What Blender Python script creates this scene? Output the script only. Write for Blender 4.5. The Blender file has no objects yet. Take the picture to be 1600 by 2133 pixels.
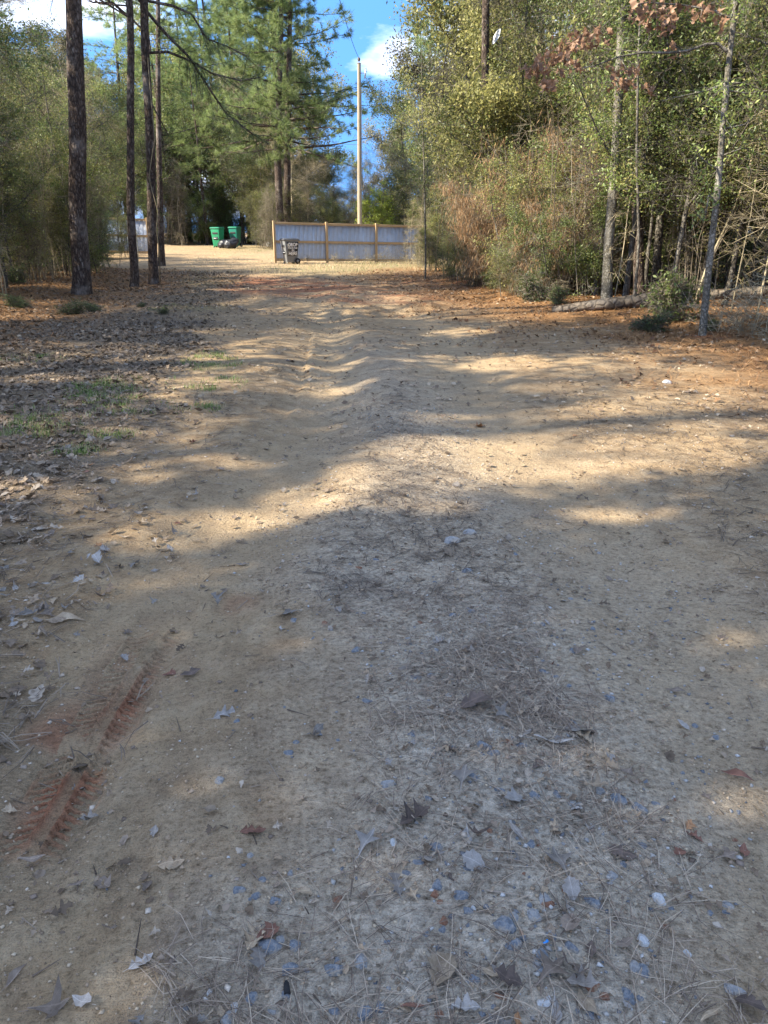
import bpy, math, random
import numpy as np
from mathutils import Vector, Matrix

# ------------------------------------------------------------------ camera, light, exposure
SC = bpy.context.scene
COL = SC.collection
CAM_Z, PITCH, FPX = 1.55, 20.3, 1600.0          # eye height, degrees below the horizon, focal length in photo pixels
cam = bpy.data.cameras.new('camera'); cam_ob = bpy.data.objects.new('camera', cam); COL.objects.link(cam_ob)
cam_ob.location = (0, 0, CAM_Z); cam_ob.rotation_euler = (math.radians(90 - PITCH), 0, 0)
cam.sensor_fit = 'HORIZONTAL'; cam.sensor_width = 36.0; cam.lens = 36.0
cam.clip_start = 0.05; cam.clip_end = 600
SC.camera = cam_ob
SUN_EL = 38.0
SUN_TO = Vector((0.95, 0.31, 0)).normalized()    # where shadows fall on the ground
_c, _s = math.cos(math.radians(SUN_EL)), math.sin(math.radians(SUN_EL))
SUN_DIR = Vector((SUN_TO.x * _c, SUN_TO.y * _c, -_s))
sun = bpy.data.lights.new('sun', 'SUN'); sun.energy = 2.7; sun.angle = math.radians(0.55); sun.color = (1.0, 0.91, 0.74)
sun_ob = bpy.data.objects.new('sun', sun); COL.objects.link(sun_ob)
sun_ob.rotation_euler = SUN_DIR.to_track_quat('-Z', 'Y').to_euler(); sun_ob.location = (-30, -10, 30)
world = bpy.data.worlds.new('World'); SC.world = world; world.use_nodes = True
wt = world.node_tree; wt.nodes.clear()
w_out = wt.nodes.new('ShaderNodeOutputWorld'); w_bg = wt.nodes.new('ShaderNodeBackground')
w_sky = wt.nodes.new('ShaderNodeTexSky'); w_sky.sky_type = 'NISHITA'; w_sky.sun_disc = False
w_sky.sun_elevation = math.radians(SUN_EL)
w_sky.sun_rotation = math.atan2(-SUN_TO.x, -SUN_TO.y)
w_sky.air_density = 1.0; w_sky.dust_density = 0.3; w_sky.ozone_density = 2.5
w_bg.inputs['Strength'].default_value = 0.14
# wisps of cloud over the blue, spread wide and brightened to fill the shade
w_tc = wt.nodes.new('ShaderNodeTexCoord'); w_map = wt.nodes.new('ShaderNodeMapping'); w_map.inputs['Scale'].default_value = (3.0, 3.0, 9.0)
w_map.inputs['Location'].default_value = (5.44, 5.63, 0.59)
w_nz = wt.nodes.new('ShaderNodeTexNoise'); w_nz.inputs['Scale'].default_value = 1.6; w_nz.inputs['Detail'].default_value = 7; w_nz.inputs['Roughness'].default_value = 0.55
w_rm = wt.nodes.new('ShaderNodeMapRange'); w_rm.inputs['From Min'].default_value = 0.45; w_rm.inputs['From Max'].default_value = 0.75; w_rm.inputs['To Max'].default_value = 0.7
w_mix = wt.nodes.new('ShaderNodeMix'); w_mix.data_type = 'RGBA'; w_mix.inputs['B'].default_value = (5.2, 4.95, 4.7, 1)
w_hsv = wt.nodes.new('ShaderNodeHueSaturation'); w_hsv.inputs['Saturation'].default_value = 1.22; w_hsv.inputs['Value'].default_value = 0.66
L = wt.links.new
# the clear winter sky is deep blue right down to the tree tops: read it a little higher up
w_lift = wt.nodes.new('ShaderNodeVectorMath'); w_lift.operation = 'MULTIPLY_ADD'; w_lift.inputs[1].default_value = (1, 1, .65); w_lift.inputs[2].default_value = (0, 0, .62)
w_nrm = wt.nodes.new('ShaderNodeVectorMath'); w_nrm.operation = 'NORMALIZE'
L(w_tc.outputs['Generated'], w_lift.inputs[0]); L(w_lift.outputs[0], w_nrm.inputs[0]); L(w_nrm.outputs[0], w_sky.inputs['Vector'])
L(w_tc.outputs['Generated'], w_map.inputs['Vector']); L(w_map.outputs['Vector'], w_nz.inputs['Vector']); L(w_nz.outputs['Fac'], w_rm.inputs['Value'])
L(w_sky.outputs['Color'], w_hsv.inputs['Color']); L(w_hsv.outputs['Color'], w_mix.inputs['A']); L(w_rm.outputs['Result'], w_mix.inputs['Factor'])
L(w_mix.outputs['Result'], w_bg.inputs['Color']); L(w_bg.outputs['Background'], w_out.inputs['Surface'])
SC.view_settings.view_transform = 'Standard'; SC.view_settings.look = 'None'
SC.view_settings.exposure = 2.62; SC.view_settings.gamma = 1.0; SC.view_settings.use_curve_mapping = False
SC.render.engine = 'CYCLES'
SC.cycles.max_bounces = 7; SC.cycles.diffuse_bounces = 4; SC.cycles.transmission_bounces = 4; SC.cycles.glossy_bounces = 2

# ------------------------------------------------------------------ small maths
rng = np.random.default_rng(11)
random.seed(11)
CP, SP = math.cos(math.radians(PITCH)), math.sin(math.radians(PITCH))

def smooth(a, b, x):
    t = np.clip((np.asarray(x, float) - a) / (b - a), 0, 1)
    return t * t * (3 - 2 * t)

def _hash(ix, iy, seed):
    h = (ix.astype(np.int64) * 374761393 + iy.astype(np.int64) * 668265263 + seed * 1442695041) & 0xffffffff
    h = ((h ^ (h >> 13)) * 1274126177) & 0xffffffff
    return ((h ^ (h >> 16)) & 0xffffff) / float(0xffffff)

def vnoise(x, y, seed=0):
    x = np.asarray(x, float); y = np.asarray(y, float)
    ix, iy = np.floor(x), np.floor(y); fx, fy = x - ix, y - iy
    fx = fx * fx * (3 - 2 * fx); fy = fy * fy * (3 - 2 * fy)
    a, b = _hash(ix, iy, seed), _hash(ix + 1, iy, seed)
    c, d = _hash(ix, iy + 1, seed), _hash(ix + 1, iy + 1, seed)
    return (a + (b - a) * fx) * (1 - fy) + (c + (d - c) * fx) * fy

def fbm(x, y, octs=4, seed=0, gain=0.5):
    s, a, t = 0.0, 1.0, 0.0
    for k in range(octs):
        s = s + a * vnoise(x * 2 ** k + 17.3 * k, y * 2 ** k - 9.1 * k, seed + k); t += a; a *= gain
    return s / t

def to_px(x, y, z):
    """photo pixel of a point of the place"""
    x, y, z = np.asarray(x, float), np.asarray(y, float), np.asarray(z, float)
    d = y * CP - (z - CAM_Z) * SP
    u = y * SP + (z - CAM_Z) * CP
    d = np.where(d < 0.05, 0.05, d)
    return 800 + FPX * x / d, 1066.5 - FPX * u / d

def ray(px, py):
    a, b = (px - 800) / FPX, (1066.5 - py) / FPX
    return Vector((a, CP + b * SP, b * CP - SP))

def at_depth(px, py, Y):
    """point on the line of sight of a photo pixel that stands Y metres ahead"""
    r = ray(px, py); return Vector((0, 0, CAM_Z)) + r * (Y / r.y)

def poly_dist(x, y, pts):
    best = np.full(np.shape(x), 1e9); along = np.zeros(np.shape(x)); side = np.zeros(np.shape(x)); run = 0.0
    for (x0, y0), (x1, y1) in zip(pts[:-1], pts[1:]):
        dx, dy = x1 - x0, y1 - y0; l = math.hypot(dx, dy)
        t = np.clip(((x - x0) * dx + (y - y0) * dy) / (l * l), 0, 1)
        ex, ey = x - x0 - t * dx, y - y0 - t * dy
        d = np.hypot(ex, ey); m = d < best
        best = np.where(m, d, best); along = np.where(m, run + t * l, along)
        side = np.where(m, np.sign(ex * dy - ey * dx) * d, side); run += l
    return best, along, side

# ------------------------------------------------------------------ the lie of the land
def flat(px, py):
    r = ray(px, py); k = -CAM_Z / r.z; return (r.x * k, r.y * k)
WHEEL_A = [flat(*p) for p in ((-150, 2050), (110, 1600), (300, 1320), (470, 1150), (575, 1000), (650, 900), (690, 820), (690, 740), (690, 690), (680, 655), (640, 620))]
WHEEL_B = [flat(*p) for p in ((1750, 1800), (1420, 1350), (1230, 1080), (1080, 950), (1000, 840), (960, 750), (900, 690), (850, 650), (770, 610))]
RIDGE = [flat(*p) for p in ((1050, 2300), (1000, 1700), (930, 1300), (860, 1000), (820, 860), (800, 770), (790, 700))]
GULLY = [flat(*p) for p in ((420, 622), (560, 640), (660, 654), (760, 652), (880, 640), (1010, 622))]
TREAD = [flat(*p) for p in ((10, 1850), (105, 1690), (190, 1540), (266, 1410), (352, 1275))]
EDGE_R = [(9.0, -12), (7.6, 2), (6.6, 9), (5.7, 11.6), (5.1, 14), (3.7, 16.6), (2.9, 20.5), (2.2, 25), (2.6, 31), (4.5, 37), (12, 46)]
EDGE_L = [(-9.5, -14), (-8.5, 4), (-8.0, 12), (-8.1, 17), (-8.3, 21), (-8.6, 26), (-10.3, 31), (-13.5, 36)]
def edge_x(pts, y):
    return np.interp(y, [p[1] for p in pts], [p[0] for p in pts])

def H(x, y):
    x = np.asarray(x, float); y = np.asarray(y, float)
    h = 0.52 * smooth(33, 47, y) * smooth(-1.0, -8.5, x)
    h = h + 0.12 * smooth(-1.0, 0.8, x - edge_x(EDGE_R, y)) + 0.14 * smooth(1.0, -0.8, x - edge_x(EDGE_L, y))
    near = smooth(60, 30, y)
    h = h + near * (0.028 * (fbm(x * .45, y * .45, 3, 5) - .5) * 2 + 0.015 * (fbm(x * 1.9, y * 1.9, 3, 8) - .5) * 2)
    h = h + 0.010 * (fbm(x * 6, y * 6, 3, 21) - .5) * smooth(16, 4, y) + 0.008 * (fbm(x * 22, y * 22, 2, 31) - .5) * smooth(9, 2, y)
    h = h + 0.016 * (fbm(x * 4.6, y * 3.6, 4, 23, .62) - .5) * smooth(5, 9, y) * smooth(34, 26, y)
    d, a, s = poly_dist(x, y, WHEEL_A)
    deep = 0.030 + 0.060 * smooth(5.0, 7.0, y) * smooth(17, 13, y)
    h = h - deep * np.exp(-(d / 0.36) ** 2) + 0.018 * np.exp(-((d - .55) / .2) ** 2)
    h = h - 0.05 * smooth(6.2, 7.2, y) * smooth(13.5, 12, y) * smooth(0.06, -0.02, s + 0.33 + .16 * (fbm(x * 3 + y * 1.1, y * 2.3, 4, 4, .65) - .5)) * smooth(-.9, -.42, s)   # the broken inner lip of the rut
    dB, aB, sB = poly_dist(x, y, WHEEL_B)
    h = h - 0.035 * np.exp(-(dB / 0.45) ** 2)
    dR, _, _ = poly_dist(x, y, RIDGE)
    h = h + 0.03 * np.exp(-(dR / 0.5) ** 2)
    dG, _, _ = poly_dist(x, y, GULLY)
    h = h - 0.10 * np.exp(-(dG / 0.55) ** 2)
    clods = smooth(17.5, 19, y) * smooth(30, 25, y) * smooth(-6.5, -4, x) * smooth(3.5, 1.5, x)
    h = h + clods * (0.22 * np.maximum(fbm(x * .9, y * .55, 4, 77) - .48, 0) + .05 * (fbm(x * 2.6, y * 1.5, 3, 78) - .5))
    dT, aT, sT = poly_dist(x, y, TREAD)
    h = h - 0.014 * smooth(0.17, 0.07, dT) * smooth(0, .3, aT) + 0.012 * np.exp(-((dT - .17) / .045) ** 2)
    # faint tyre combing beside the red track
    comb = smooth(.46, .36, sT) * smooth(.17, .22, sT) * smooth(4.6, 3.4, y) * smooth(.45, .6, fbm(x * 2.5, y * 2.5, 2, 19))
    h = h + comb * 0.004 * np.sin(sT * 110)
    return h

def G(px, py):
    """ground point under a photo pixel"""
    r = ray(px, py); z = 0.0
    for _ in range(6):
        k = (z - CAM_Z) / r.z; z = float(H(r.x * k, r.y * k))
    return Vector((r.x * k, r.y * k, z))

def hz(x, y):
    return float(H(np.array([x]), np.array([y]))[0])

# ------------------------------------------------------------------ mesh and object helpers
def mesh(name, V, faces, mat=None, attrs=None, smooth_shade=False, mats=None, mat_idx=None):
    """V (n,3); faces: list of (m,k) index arrays"""
    me = bpy.data.meshes.new(name)
    V = np.asarray(V, np.float32).reshape(-1, 3)
    faces = [np.asarray(f, np.int32) for f in faces if len(f)]
    nl = sum(f.size for f in faces); nf = sum(len(f) for f in faces)
    me.vertices.add(len(V)); me.vertices.foreach_set('co', V.ravel())
    me.loops.add(nl); me.loops.foreach_set('vertex_index', np.concatenate([f.ravel() for f in faces]))
    starts, tot, at = [], [], 0
    for f in faces:
        k = f.shape[1]; starts.append(at + np.arange(len(f)) * k); tot.append(np.full(len(f), k)); at += f.size
    me.polygons.add(nf)
    me.polygons.foreach_set('loop_start', np.concatenate(starts).astype(np.int32))
    me.polygons.foreach_set('loop_total', np.concatenate(tot).astype(np.int32))
    if smooth_shade: me.polygons.foreach_set('use_smooth', np.ones(nf, bool))
    for k, v in (attrs or {}).items():
        a = me.attributes.new(k, 'FLOAT', 'POINT'); a.data.foreach_set('value', np.asarray(v, np.float32))
    for m in (mats or ([mat] if mat else [])): me.materials.append(m)
    if mat_idx is not None: me.polygons.foreach_set('material_index', np.asarray(mat_idx, np.int32))
    me.update(calc_edges=True); me.validate()
    return me

def link(name, data, parent=None, loc=None, rot=None):
    o = bpy.data.objects.new(name, data); COL.objects.link(o)
    if parent is not None: o.parent = parent
    if loc is not None: o.location = loc
    if rot is not None: o.rotation_euler = rot
    return o

def tag(o, label, cat, group=None):
    o['label'] = label; o['category'] = cat
    if group: o['group'] = group
    return o

def root(name, loc, label, cat, group=None, rz=0.0, scale=1.0):
    o = link(name, None, None, loc, (0, 0, rz)); o.scale = (scale,) * 3; o.empty_display_size = .2
    return tag(o, label, cat, group)

class MB:
    """collects simple solids into one mesh"""
    def __init__(s): s.V, s.F3, s.F4, s.n = [], [], [], 0
    def add(s, V, F):
        V = np.asarray(V, float)
        for f in F: (s.F4 if len(f) == 4 else s.F3).append([i + s.n for i in f])
        s.V.append(V); s.n += len(V); return s
    def box(s, c, size, rz=0, tilt=None):
        x, y, z = [v / 2 for v in size]
        P = np.array([(-x, -y, -z), (x, -y, -z), (x, y, -z), (-x, y, -z), (-x, -y, z), (x, -y, z), (x, y, z), (-x, y, z)])
        M = Matrix.Rotation(rz, 3, 'Z')
        if tilt: M = M @ Matrix.Rotation(tilt[0], 3, 'X') @ Matrix.Rotation(tilt[1], 3, 'Y')
        P = P @ np.array(M).T + np.array(c)
        return s.add(P, [(3, 2, 1, 0), (4, 5, 6, 7), (0, 1, 5, 4), (1, 2, 6, 5), (2, 3, 7, 6), (3, 0, 4, 7)])
    def frustum(s, c, b, t, h, shift=(0, 0)):
        bx, by = b[0] / 2, b[1] / 2; tx, ty = t[0] / 2, t[1] / 2; cx, cy, cz = c; sx, sy = shift
        P = [(cx - bx, cy - by, cz), (cx + bx, cy - by, cz), (cx + bx, cy + by, cz), (cx - bx, cy + by, cz),
             (cx + sx - tx, cy + sy - ty, cz + h), (cx + sx + tx, cy + sy - ty, cz + h), (cx + sx + tx, cy + sy + ty, cz + h), (cx + sx - tx, cy + sy + ty, cz + h)]
        return s.add(P, [(3, 2, 1, 0), (4, 5, 6, 7), (0, 1, 5, 4), (1, 2, 6, 5), (2, 3, 7, 6), (3, 0, 4, 7)])
    def cyl(s, p0, p1, r0, r1=None, n=12, caps=True):
        p0, p1 = Vector(p0), Vector(p1); r1 = r0 if r1 is None else r1
        d = (p1 - p0).normalized(); u = d.orthogonal().normalized(); v = d.cross(u)
        P = [p0 + (u * math.cos(a) + v * math.sin(a)) * r0 for a in [2 * math.pi * k / n for k in range(n)]]
        P += [p1 + (u * math.cos(a) + v * math.sin(a)) * r1 for a in [2 * math.pi * k / n for k in range(n)]]
        F = [(k, (k + 1) % n, n + (k + 1) % n, n + k) for k in range(n)]
        if caps:
            P += [p0, p1]
            F += [((k + 1) % n, k, 2 * n) for k in range(n)] + [(n + k, n + (k + 1) % n, 2 * n + 1) for k in range(n)]
        return s.add(P, F)
    def mesh(s, name, mat, smooth_shade=False, bevel=0):
        me = mesh(name, np.concatenate(s.V), [np.array(s.F3, int).reshape(-1, 3), np.array(s.F4, int).reshape(-1, 4)], mat, smooth_shade=smooth_shade)
        if bevel:
            import bmesh
            bm = bmesh.new(); bm.from_mesh(me)
            bmesh.ops.bevel(bm, geom=[e for e in bm.edges if len(e.link_faces) == 2 and e.calc_face_angle(0) > .5], offset=bevel, segments=2, affect='EDGES', profile=.6)
            bm.to_mesh(me); bm.free()
        return me

def tube(path, rad, sides=8, rough=0.0, seed=0):
    """a round limb along a path, as (V, quads)"""
    P = np.asarray(path, float); n = len(P); rad = np.broadcast_to(np.asarray(rad, float), (n,))
    T = np.gradient(P, axis=0); T /= np.linalg.norm(T, axis=1)[:, None] + 1e-9
    ref = np.array([1.0, 0.13, 0.0]) if abs(T[:, 0]).mean() < .8 else np.array([0, 0.2, 1.0])
    U = np.cross(T, ref); U /= np.linalg.norm(U, axis=1)[:, None]; W = np.cross(T, U)
    a = np.arange(sides) * 2 * np.pi / sides
    R = rad[:, None] * np.ones(sides)
    if rough: R = R * (1 + rough * (vnoise(np.arange(sides)[None, :] * 1.7 + seed, np.arange(n)[:, None] * .9 + seed, seed) - .5) * 2)
    V = P[:, None] + R[..., None] * (np.cos(a)[None, :, None] * U[:, None] + np.sin(a)[None, :, None] * W[:, None])
    i, j = np.meshgrid(np.arange(n - 1), np.arange(sides), indexing='ij'); j2 = (j + 1) % sides
    F = np.stack([i * sides + j, i * sides + j2, (i + 1) * sides + j2, (i + 1) * sides + j], -1).reshape(-1, 4)
    return V.reshape(-1, 3), F

def sticks(p0, p1, r0, r1):
    """many thin three-sided twigs at once"""
    p0, p1 = np.asarray(p0, float), np.asarray(p1, float); n = len(p0)
    r0 = np.broadcast_to(r0, (n,)); r1 = np.broadcast_to(r1, (n,))
    T = p1 - p0; T = T / (np.linalg.norm(T, axis=1)[:, None] + 1e-9)
    ref = np.where(np.abs(T[:, 2:3]) > .8, np.array([[1.0, 0, 0]]), np.array([[0, 0, 1.0]]))
    U = np.cross(T, ref); U /= np.linalg.norm(U, axis=1)[:, None] + 1e-9; W = np.cross(T, U)
    V = np.empty((n, 6, 3))
    for k in range(3):
        c, s = math.cos(k * 2.0944), math.sin(k * 2.0944)
        V[:, k] = p0 + (U * c + W * s) * r0[:, None]; V[:, 3 + k] = p1 + (U * c + W * s) * r1[:, None]
    F = np.array([(0, 1, 4, 3), (1, 2, 5, 4), (2, 0, 3, 5)])
    return V.reshape(-1, 3), (np.arange(n)[:, None, None] * 6 + F[None]).reshape(-1, 4)

def unit(n, g=rng):
    v = g.normal(size=(n, 3)); return v / np.linalg.norm(v, axis=1)[:, None]

def leaf_quads(c, L_, W_, g, droop=0.0, up=0.4):
    """a folded leaf blade (diamond, two faces) at every point of c"""
    n = len(c)
    d = unit(n, g); d[:, 2] -= droop; d /= np.linalg.norm(d, axis=1)[:, None]
    nn = unit(n, g); nn[:, 2] += up
    s = np.cross(d, nn); s /= np.linalg.norm(s, axis=1)[:, None] + 1e-9
    nn = np.cross(s, d)
    Lr = L_ * (0.6 + 0.8 * g.random(n))[:, None]; Wr = W_ * (0.7 + 0.6 * g.random(n))[:, None]
    V = np.empty((n, 4, 3))
    V[:, 0] = c; V[:, 1] = c + d * Lr * .45 + s * Wr * .5 + nn * Wr * .18
    V[:, 2] = c + d * Lr; V[:, 3] = c + d * Lr * .45 - s * Wr * .5 + nn * Wr * .18
    b = np.arange(n)[:, None] * 4
    F = np.concatenate([b + np.array([[0, 1, 2]]), b + np.array([[0, 2, 3]])])
    return V.reshape(-1, 3), F, np.repeat(g.random(n), 4)

def merge(parts):
    V, F, k = [], [], 0
    for v, f in parts: V.append(v); F.append(np.asarray(f) + k); k += len(v)
    return np.concatenate(V), np.concatenate(F)

# ------------------------------------------------------------------ materials
def new_mat(name):
    m = bpy.data.materials.new(name); m.use_nodes = True
    t = m.node_tree; t.nodes.clear()
    o = t.nodes.new('ShaderNodeOutputMaterial')
    return m, t, o, t.links.new

def ramp(t, cols, pos=None):
    r = t.nodes.new('ShaderNodeValToRGB'); e = r.color_ramp.elements
    n = len(cols); pos = pos or [k / max(1, n - 1) for k in range(n)]
    while len(e) < n: e.new(.5)
    for k in range(n): e[k].position = pos[k]; e[k].color = (*cols[k], 1)
    return r

def noise_node(t, vec, scale, detail=5, rough=.55, dist=0.0):
    n = t.nodes.new('ShaderNodeTexNoise'); n.inputs['Scale'].default_value = scale; n.inputs['Detail'].default_value = detail
    n.inputs['Roughness'].default_value = rough; n.inputs['Distortion'].default_value = dist
    if vec is not None: t.links.new(vec, n.inputs['Vector'])
    return n

def mixc(t, a, b, fac, mode='MIX'):
    m = t.nodes.new('ShaderNodeMix'); m.data_type = 'RGBA'; m.blend_type = mode
    for sock, v in (('A', a), ('B', b), ('Factor', fac)):
        if hasattr(v, 'is_linked'): t.links.new(v, m.inputs[sock])
        elif sock == 'Factor': m.inputs[sock].default_value = v
        else: m.inputs[sock].default_value = (*v, 1)
    return m.outputs['Result']

def math_node(t, op, a, b=None, clamp=False):
    m = t.nodes.new('ShaderNodeMath'); m.operation = op; m.use_clamp = clamp
    for k, v in enumerate((a, b)):
        if v is None: continue
        if hasattr(v, 'is_linked'): t.links.new(v, m.inputs[k])
        else: m.inputs[k].default_value = v
    return m.outputs[0]

def leaf_mat(name, cols, trans=.35, rough=.5, spec=.3, pos=None, mottle=0):
    m, t, o, L = new_mat(name)
    a = t.nodes.new('ShaderNodeAttribute'); a.attribute_name = 'rnd'
    r = ramp(t, cols, pos); L(a.outputs['Fac'], r.inputs['Fac'])
    oi = t.nodes.new('ShaderNodeObjectInfo')
    h = t.nodes.new('ShaderNodeHueSaturation')
    mr = t.nodes.new('ShaderNodeMapRange'); mr.inputs['To Min'].default_value = .62; mr.inputs['To Max'].default_value = 1.5
    L(oi.outputs['Random'], mr.inputs['Value']); L(mr.outputs['Result'], h.inputs['Value']); cs = r.outputs['Color']
    if mottle:
        tc = t.nodes.new('ShaderNodeTexCoord'); nz = noise_node(t, tc.outputs['Object'], mottle, 5, .65); sp = ramp(t, [(.5, .46, .42), (1, 1, 1), (1.25, 1.22, 1.18)], [.34, .5, .68]); L(nz.outputs['Fac'], sp.inputs['Fac'])
        cs = mixc(t, cs, sp.outputs['Color'], .9, 'MULTIPLY')
    L(cs, h.inputs['Color'])
    p = t.nodes.new('ShaderNodeBsdfPrincipled'); p.inputs['Roughness'].default_value = rough; p.inputs['Specular IOR Level'].default_value = spec
    L(h.outputs['Color'], p.inputs['Base Color'])
    if trans:
        tr = t.nodes.new('ShaderNodeBsdfTranslucent'); L(h.outputs['Color'], tr.inputs['Color'])
        mx = t.nodes.new('ShaderNodeMixShader'); mx.inputs['Fac'].default_value = trans
        L(p.outputs[0], mx.inputs[1]); L(tr.outputs[0], mx.inputs[2]); L(mx.outputs[0], o.inputs['Surface'])
    else: L(p.outputs[0], o.inputs['Surface'])
    return m

def bark_mat(name, dark, mid, light, scale=9, stretch=.22, bump=.6, light_pos=.75):
    m, t, o, L = new_mat(name)
    tc = t.nodes.new('ShaderNodeTexCoord'); mp = t.nodes.new('ShaderNodeMapping'); mp.inputs['Scale'].default_value = (1, 1, stretch)
    L(tc.outputs['Object'], mp.inputs['Vector'])
    n1 = noise_node(t, mp.outputs['Vector'], scale, 6, .6, .4)
    v = t.nodes.new('ShaderNodeTexVoronoi'); v.feature = 'DISTANCE_TO_EDGE'; v.inputs['Scale'].default_value = scale * 1.3
    nv = mixc(t, mp.outputs['Vector'], n1.outputs['Color'], .06); L(nv, v.inputs['Vector'])
    n2 = noise_node(t, tc.outputs['Object'], 1.7, 4, .6)
    c = ramp(t, [dark, mid, light], [.3, .52, light_pos]); L(n1.outputs['Fac'], c.inputs['Fac'])
    edge = t.nodes.new('ShaderNodeMapRange'); edge.inputs['From Max'].default_value = .2; L(v.outputs['Distance'], edge.inputs['Value'])
    col = mixc(t, dark, c.outputs['Color'], edge.outputs['Result'])
    pat = t.nodes.new('ShaderNodeMapRange'); pat.inputs['From Min'].default_value = .52; pat.inputs['From Max'].default_value = .66; pat.inputs['To Max'].default_value = .6
    L(n2.outputs['Fac'], pat.inputs['Value']); col = mixc(t, col, light, pat.outputs['Result'])
    p = t.nodes.new('ShaderNodeBsdfPrincipled'); p.inputs['Roughness'].default_value = .9; p.inputs['Specular IOR Level'].default_value = .15
    L(col, p.inputs['Base Color'])
    b = t.nodes.new('ShaderNodeBump'); b.inputs['Strength'].default_value = bump; b.inputs['Distance'].default_value = .03
    hh = math_node(t, 'ADD', edge.outputs['Result'], n1.outputs['Fac']); L(hh, b.inputs['Height']); L(b.outputs[0], p.inputs['Normal'])
    L(p.outputs[0], o.inputs['Surface']); return m

def plain_mat(name, col, rough=.6, metal=0.0, spec=.4, vary=.12, scale=6, bump=0.0, dirt=None, trans=0.0):
    m, t, o, L = new_mat(name)
    tc = t.nodes.new('ShaderNodeTexCoord'); n = noise_node(t, tc.outputs['Object'], scale, 5)
    lo, hi = tuple(c * (1 - vary) for c in col), tuple(min(1, c * (1 + vary)) for c in col)
    r = ramp(t, [lo, hi], [.35, .65]); L(n.outputs['Fac'], r.inputs['Fac']); col_s = r.outputs['Color']
    oi = t.nodes.new('ShaderNodeObjectInfo'); hv = t.nodes.new('ShaderNodeHueSaturation'); mv = t.nodes.new('ShaderNodeMapRange'); mv.inputs['To Min'].default_value = .9; mv.inputs['To Max'].default_value = 1.08
    L(oi.outputs['Random'], mv.inputs['Value']); L(mv.outputs['Result'], hv.inputs['Value']); L(col_s, hv.inputs['Color']); col_s = hv.outputs['Color']
    if dirt:
        n2 = noise_node(t, tc.outputs['Object'], scale * .6, 7, .65); mr = t.nodes.new('ShaderNodeMapRange')
        mr.inputs['From Min'].default_value = .5; mr.inputs['From Max'].default_value = .75; mr.inputs['To Max'].default_value = .7
        L(n2.outputs['Fac'], mr.inputs['Value']); col_s = mixc(t, col_s, dirt, mr.outputs['Result'])
    p = t.nodes.new('ShaderNodeBsdfPrincipled'); p.inputs['Roughness'].default_value = rough; p.inputs['Metallic'].default_value = metal
    p.inputs['Specular IOR Level'].default_value = spec; L(col_s, p.inputs['Base Color'])
    if bump:
        b = t.nodes.new('ShaderNodeBump'); b.inputs['Strength'].default_value = bump; b.inputs['Distance'].default_value = .01
        n3 = noise_node(t, tc.outputs['Object'], scale * 5, 6); L(n3.outputs['Fac'], b.inputs['Height']); L(b.outputs[0], p.inputs['Normal'])
    if trans:
        tr = t.nodes.new('ShaderNodeBsdfTranslucent'); L(col_s, tr.inputs['Color']); mx = t.nodes.new('ShaderNodeMixShader'); mx.inputs['Fac'].default_value = trans
        L(p.outputs[0], mx.inputs[1]); L(tr.outputs[0], mx.inputs[2]); L(mx.outputs[0], o.inputs['Surface'])
    else: L(p.outputs[0], o.inputs['Surface'])
    return m

def wood_mat(name, a, b, axis='X'):
    m, t, o, L = new_mat(name)
    tc = t.nodes.new('ShaderNodeTexCoord'); mp = t.nodes.new('ShaderNodeMapping')
    mp.inputs['Scale'].default_value = {'X': (1, 14, 14), 'Z': (14, 14, 1), 'Y': (14, 1, 14)}[axis]
    L(tc.outputs['Object'], mp.inputs['Vector']); n = noise_node(t, mp.outputs['Vector'], 2.5, 5, .6, .3)
    r = ramp(t, [a, b], [.3, .7]); L(n.outputs['Fac'], r.inputs['Fac'])
    p = t.nodes.new('ShaderNodeBsdfPrincipled'); p.inputs['Roughness'].default_value = .8; p.inputs['Specular IOR Level'].default_value = .2
    L(r.outputs['Color'], p.inputs['Base Color']); L(p.outputs[0], o.inputs['Surface']); return m

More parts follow.
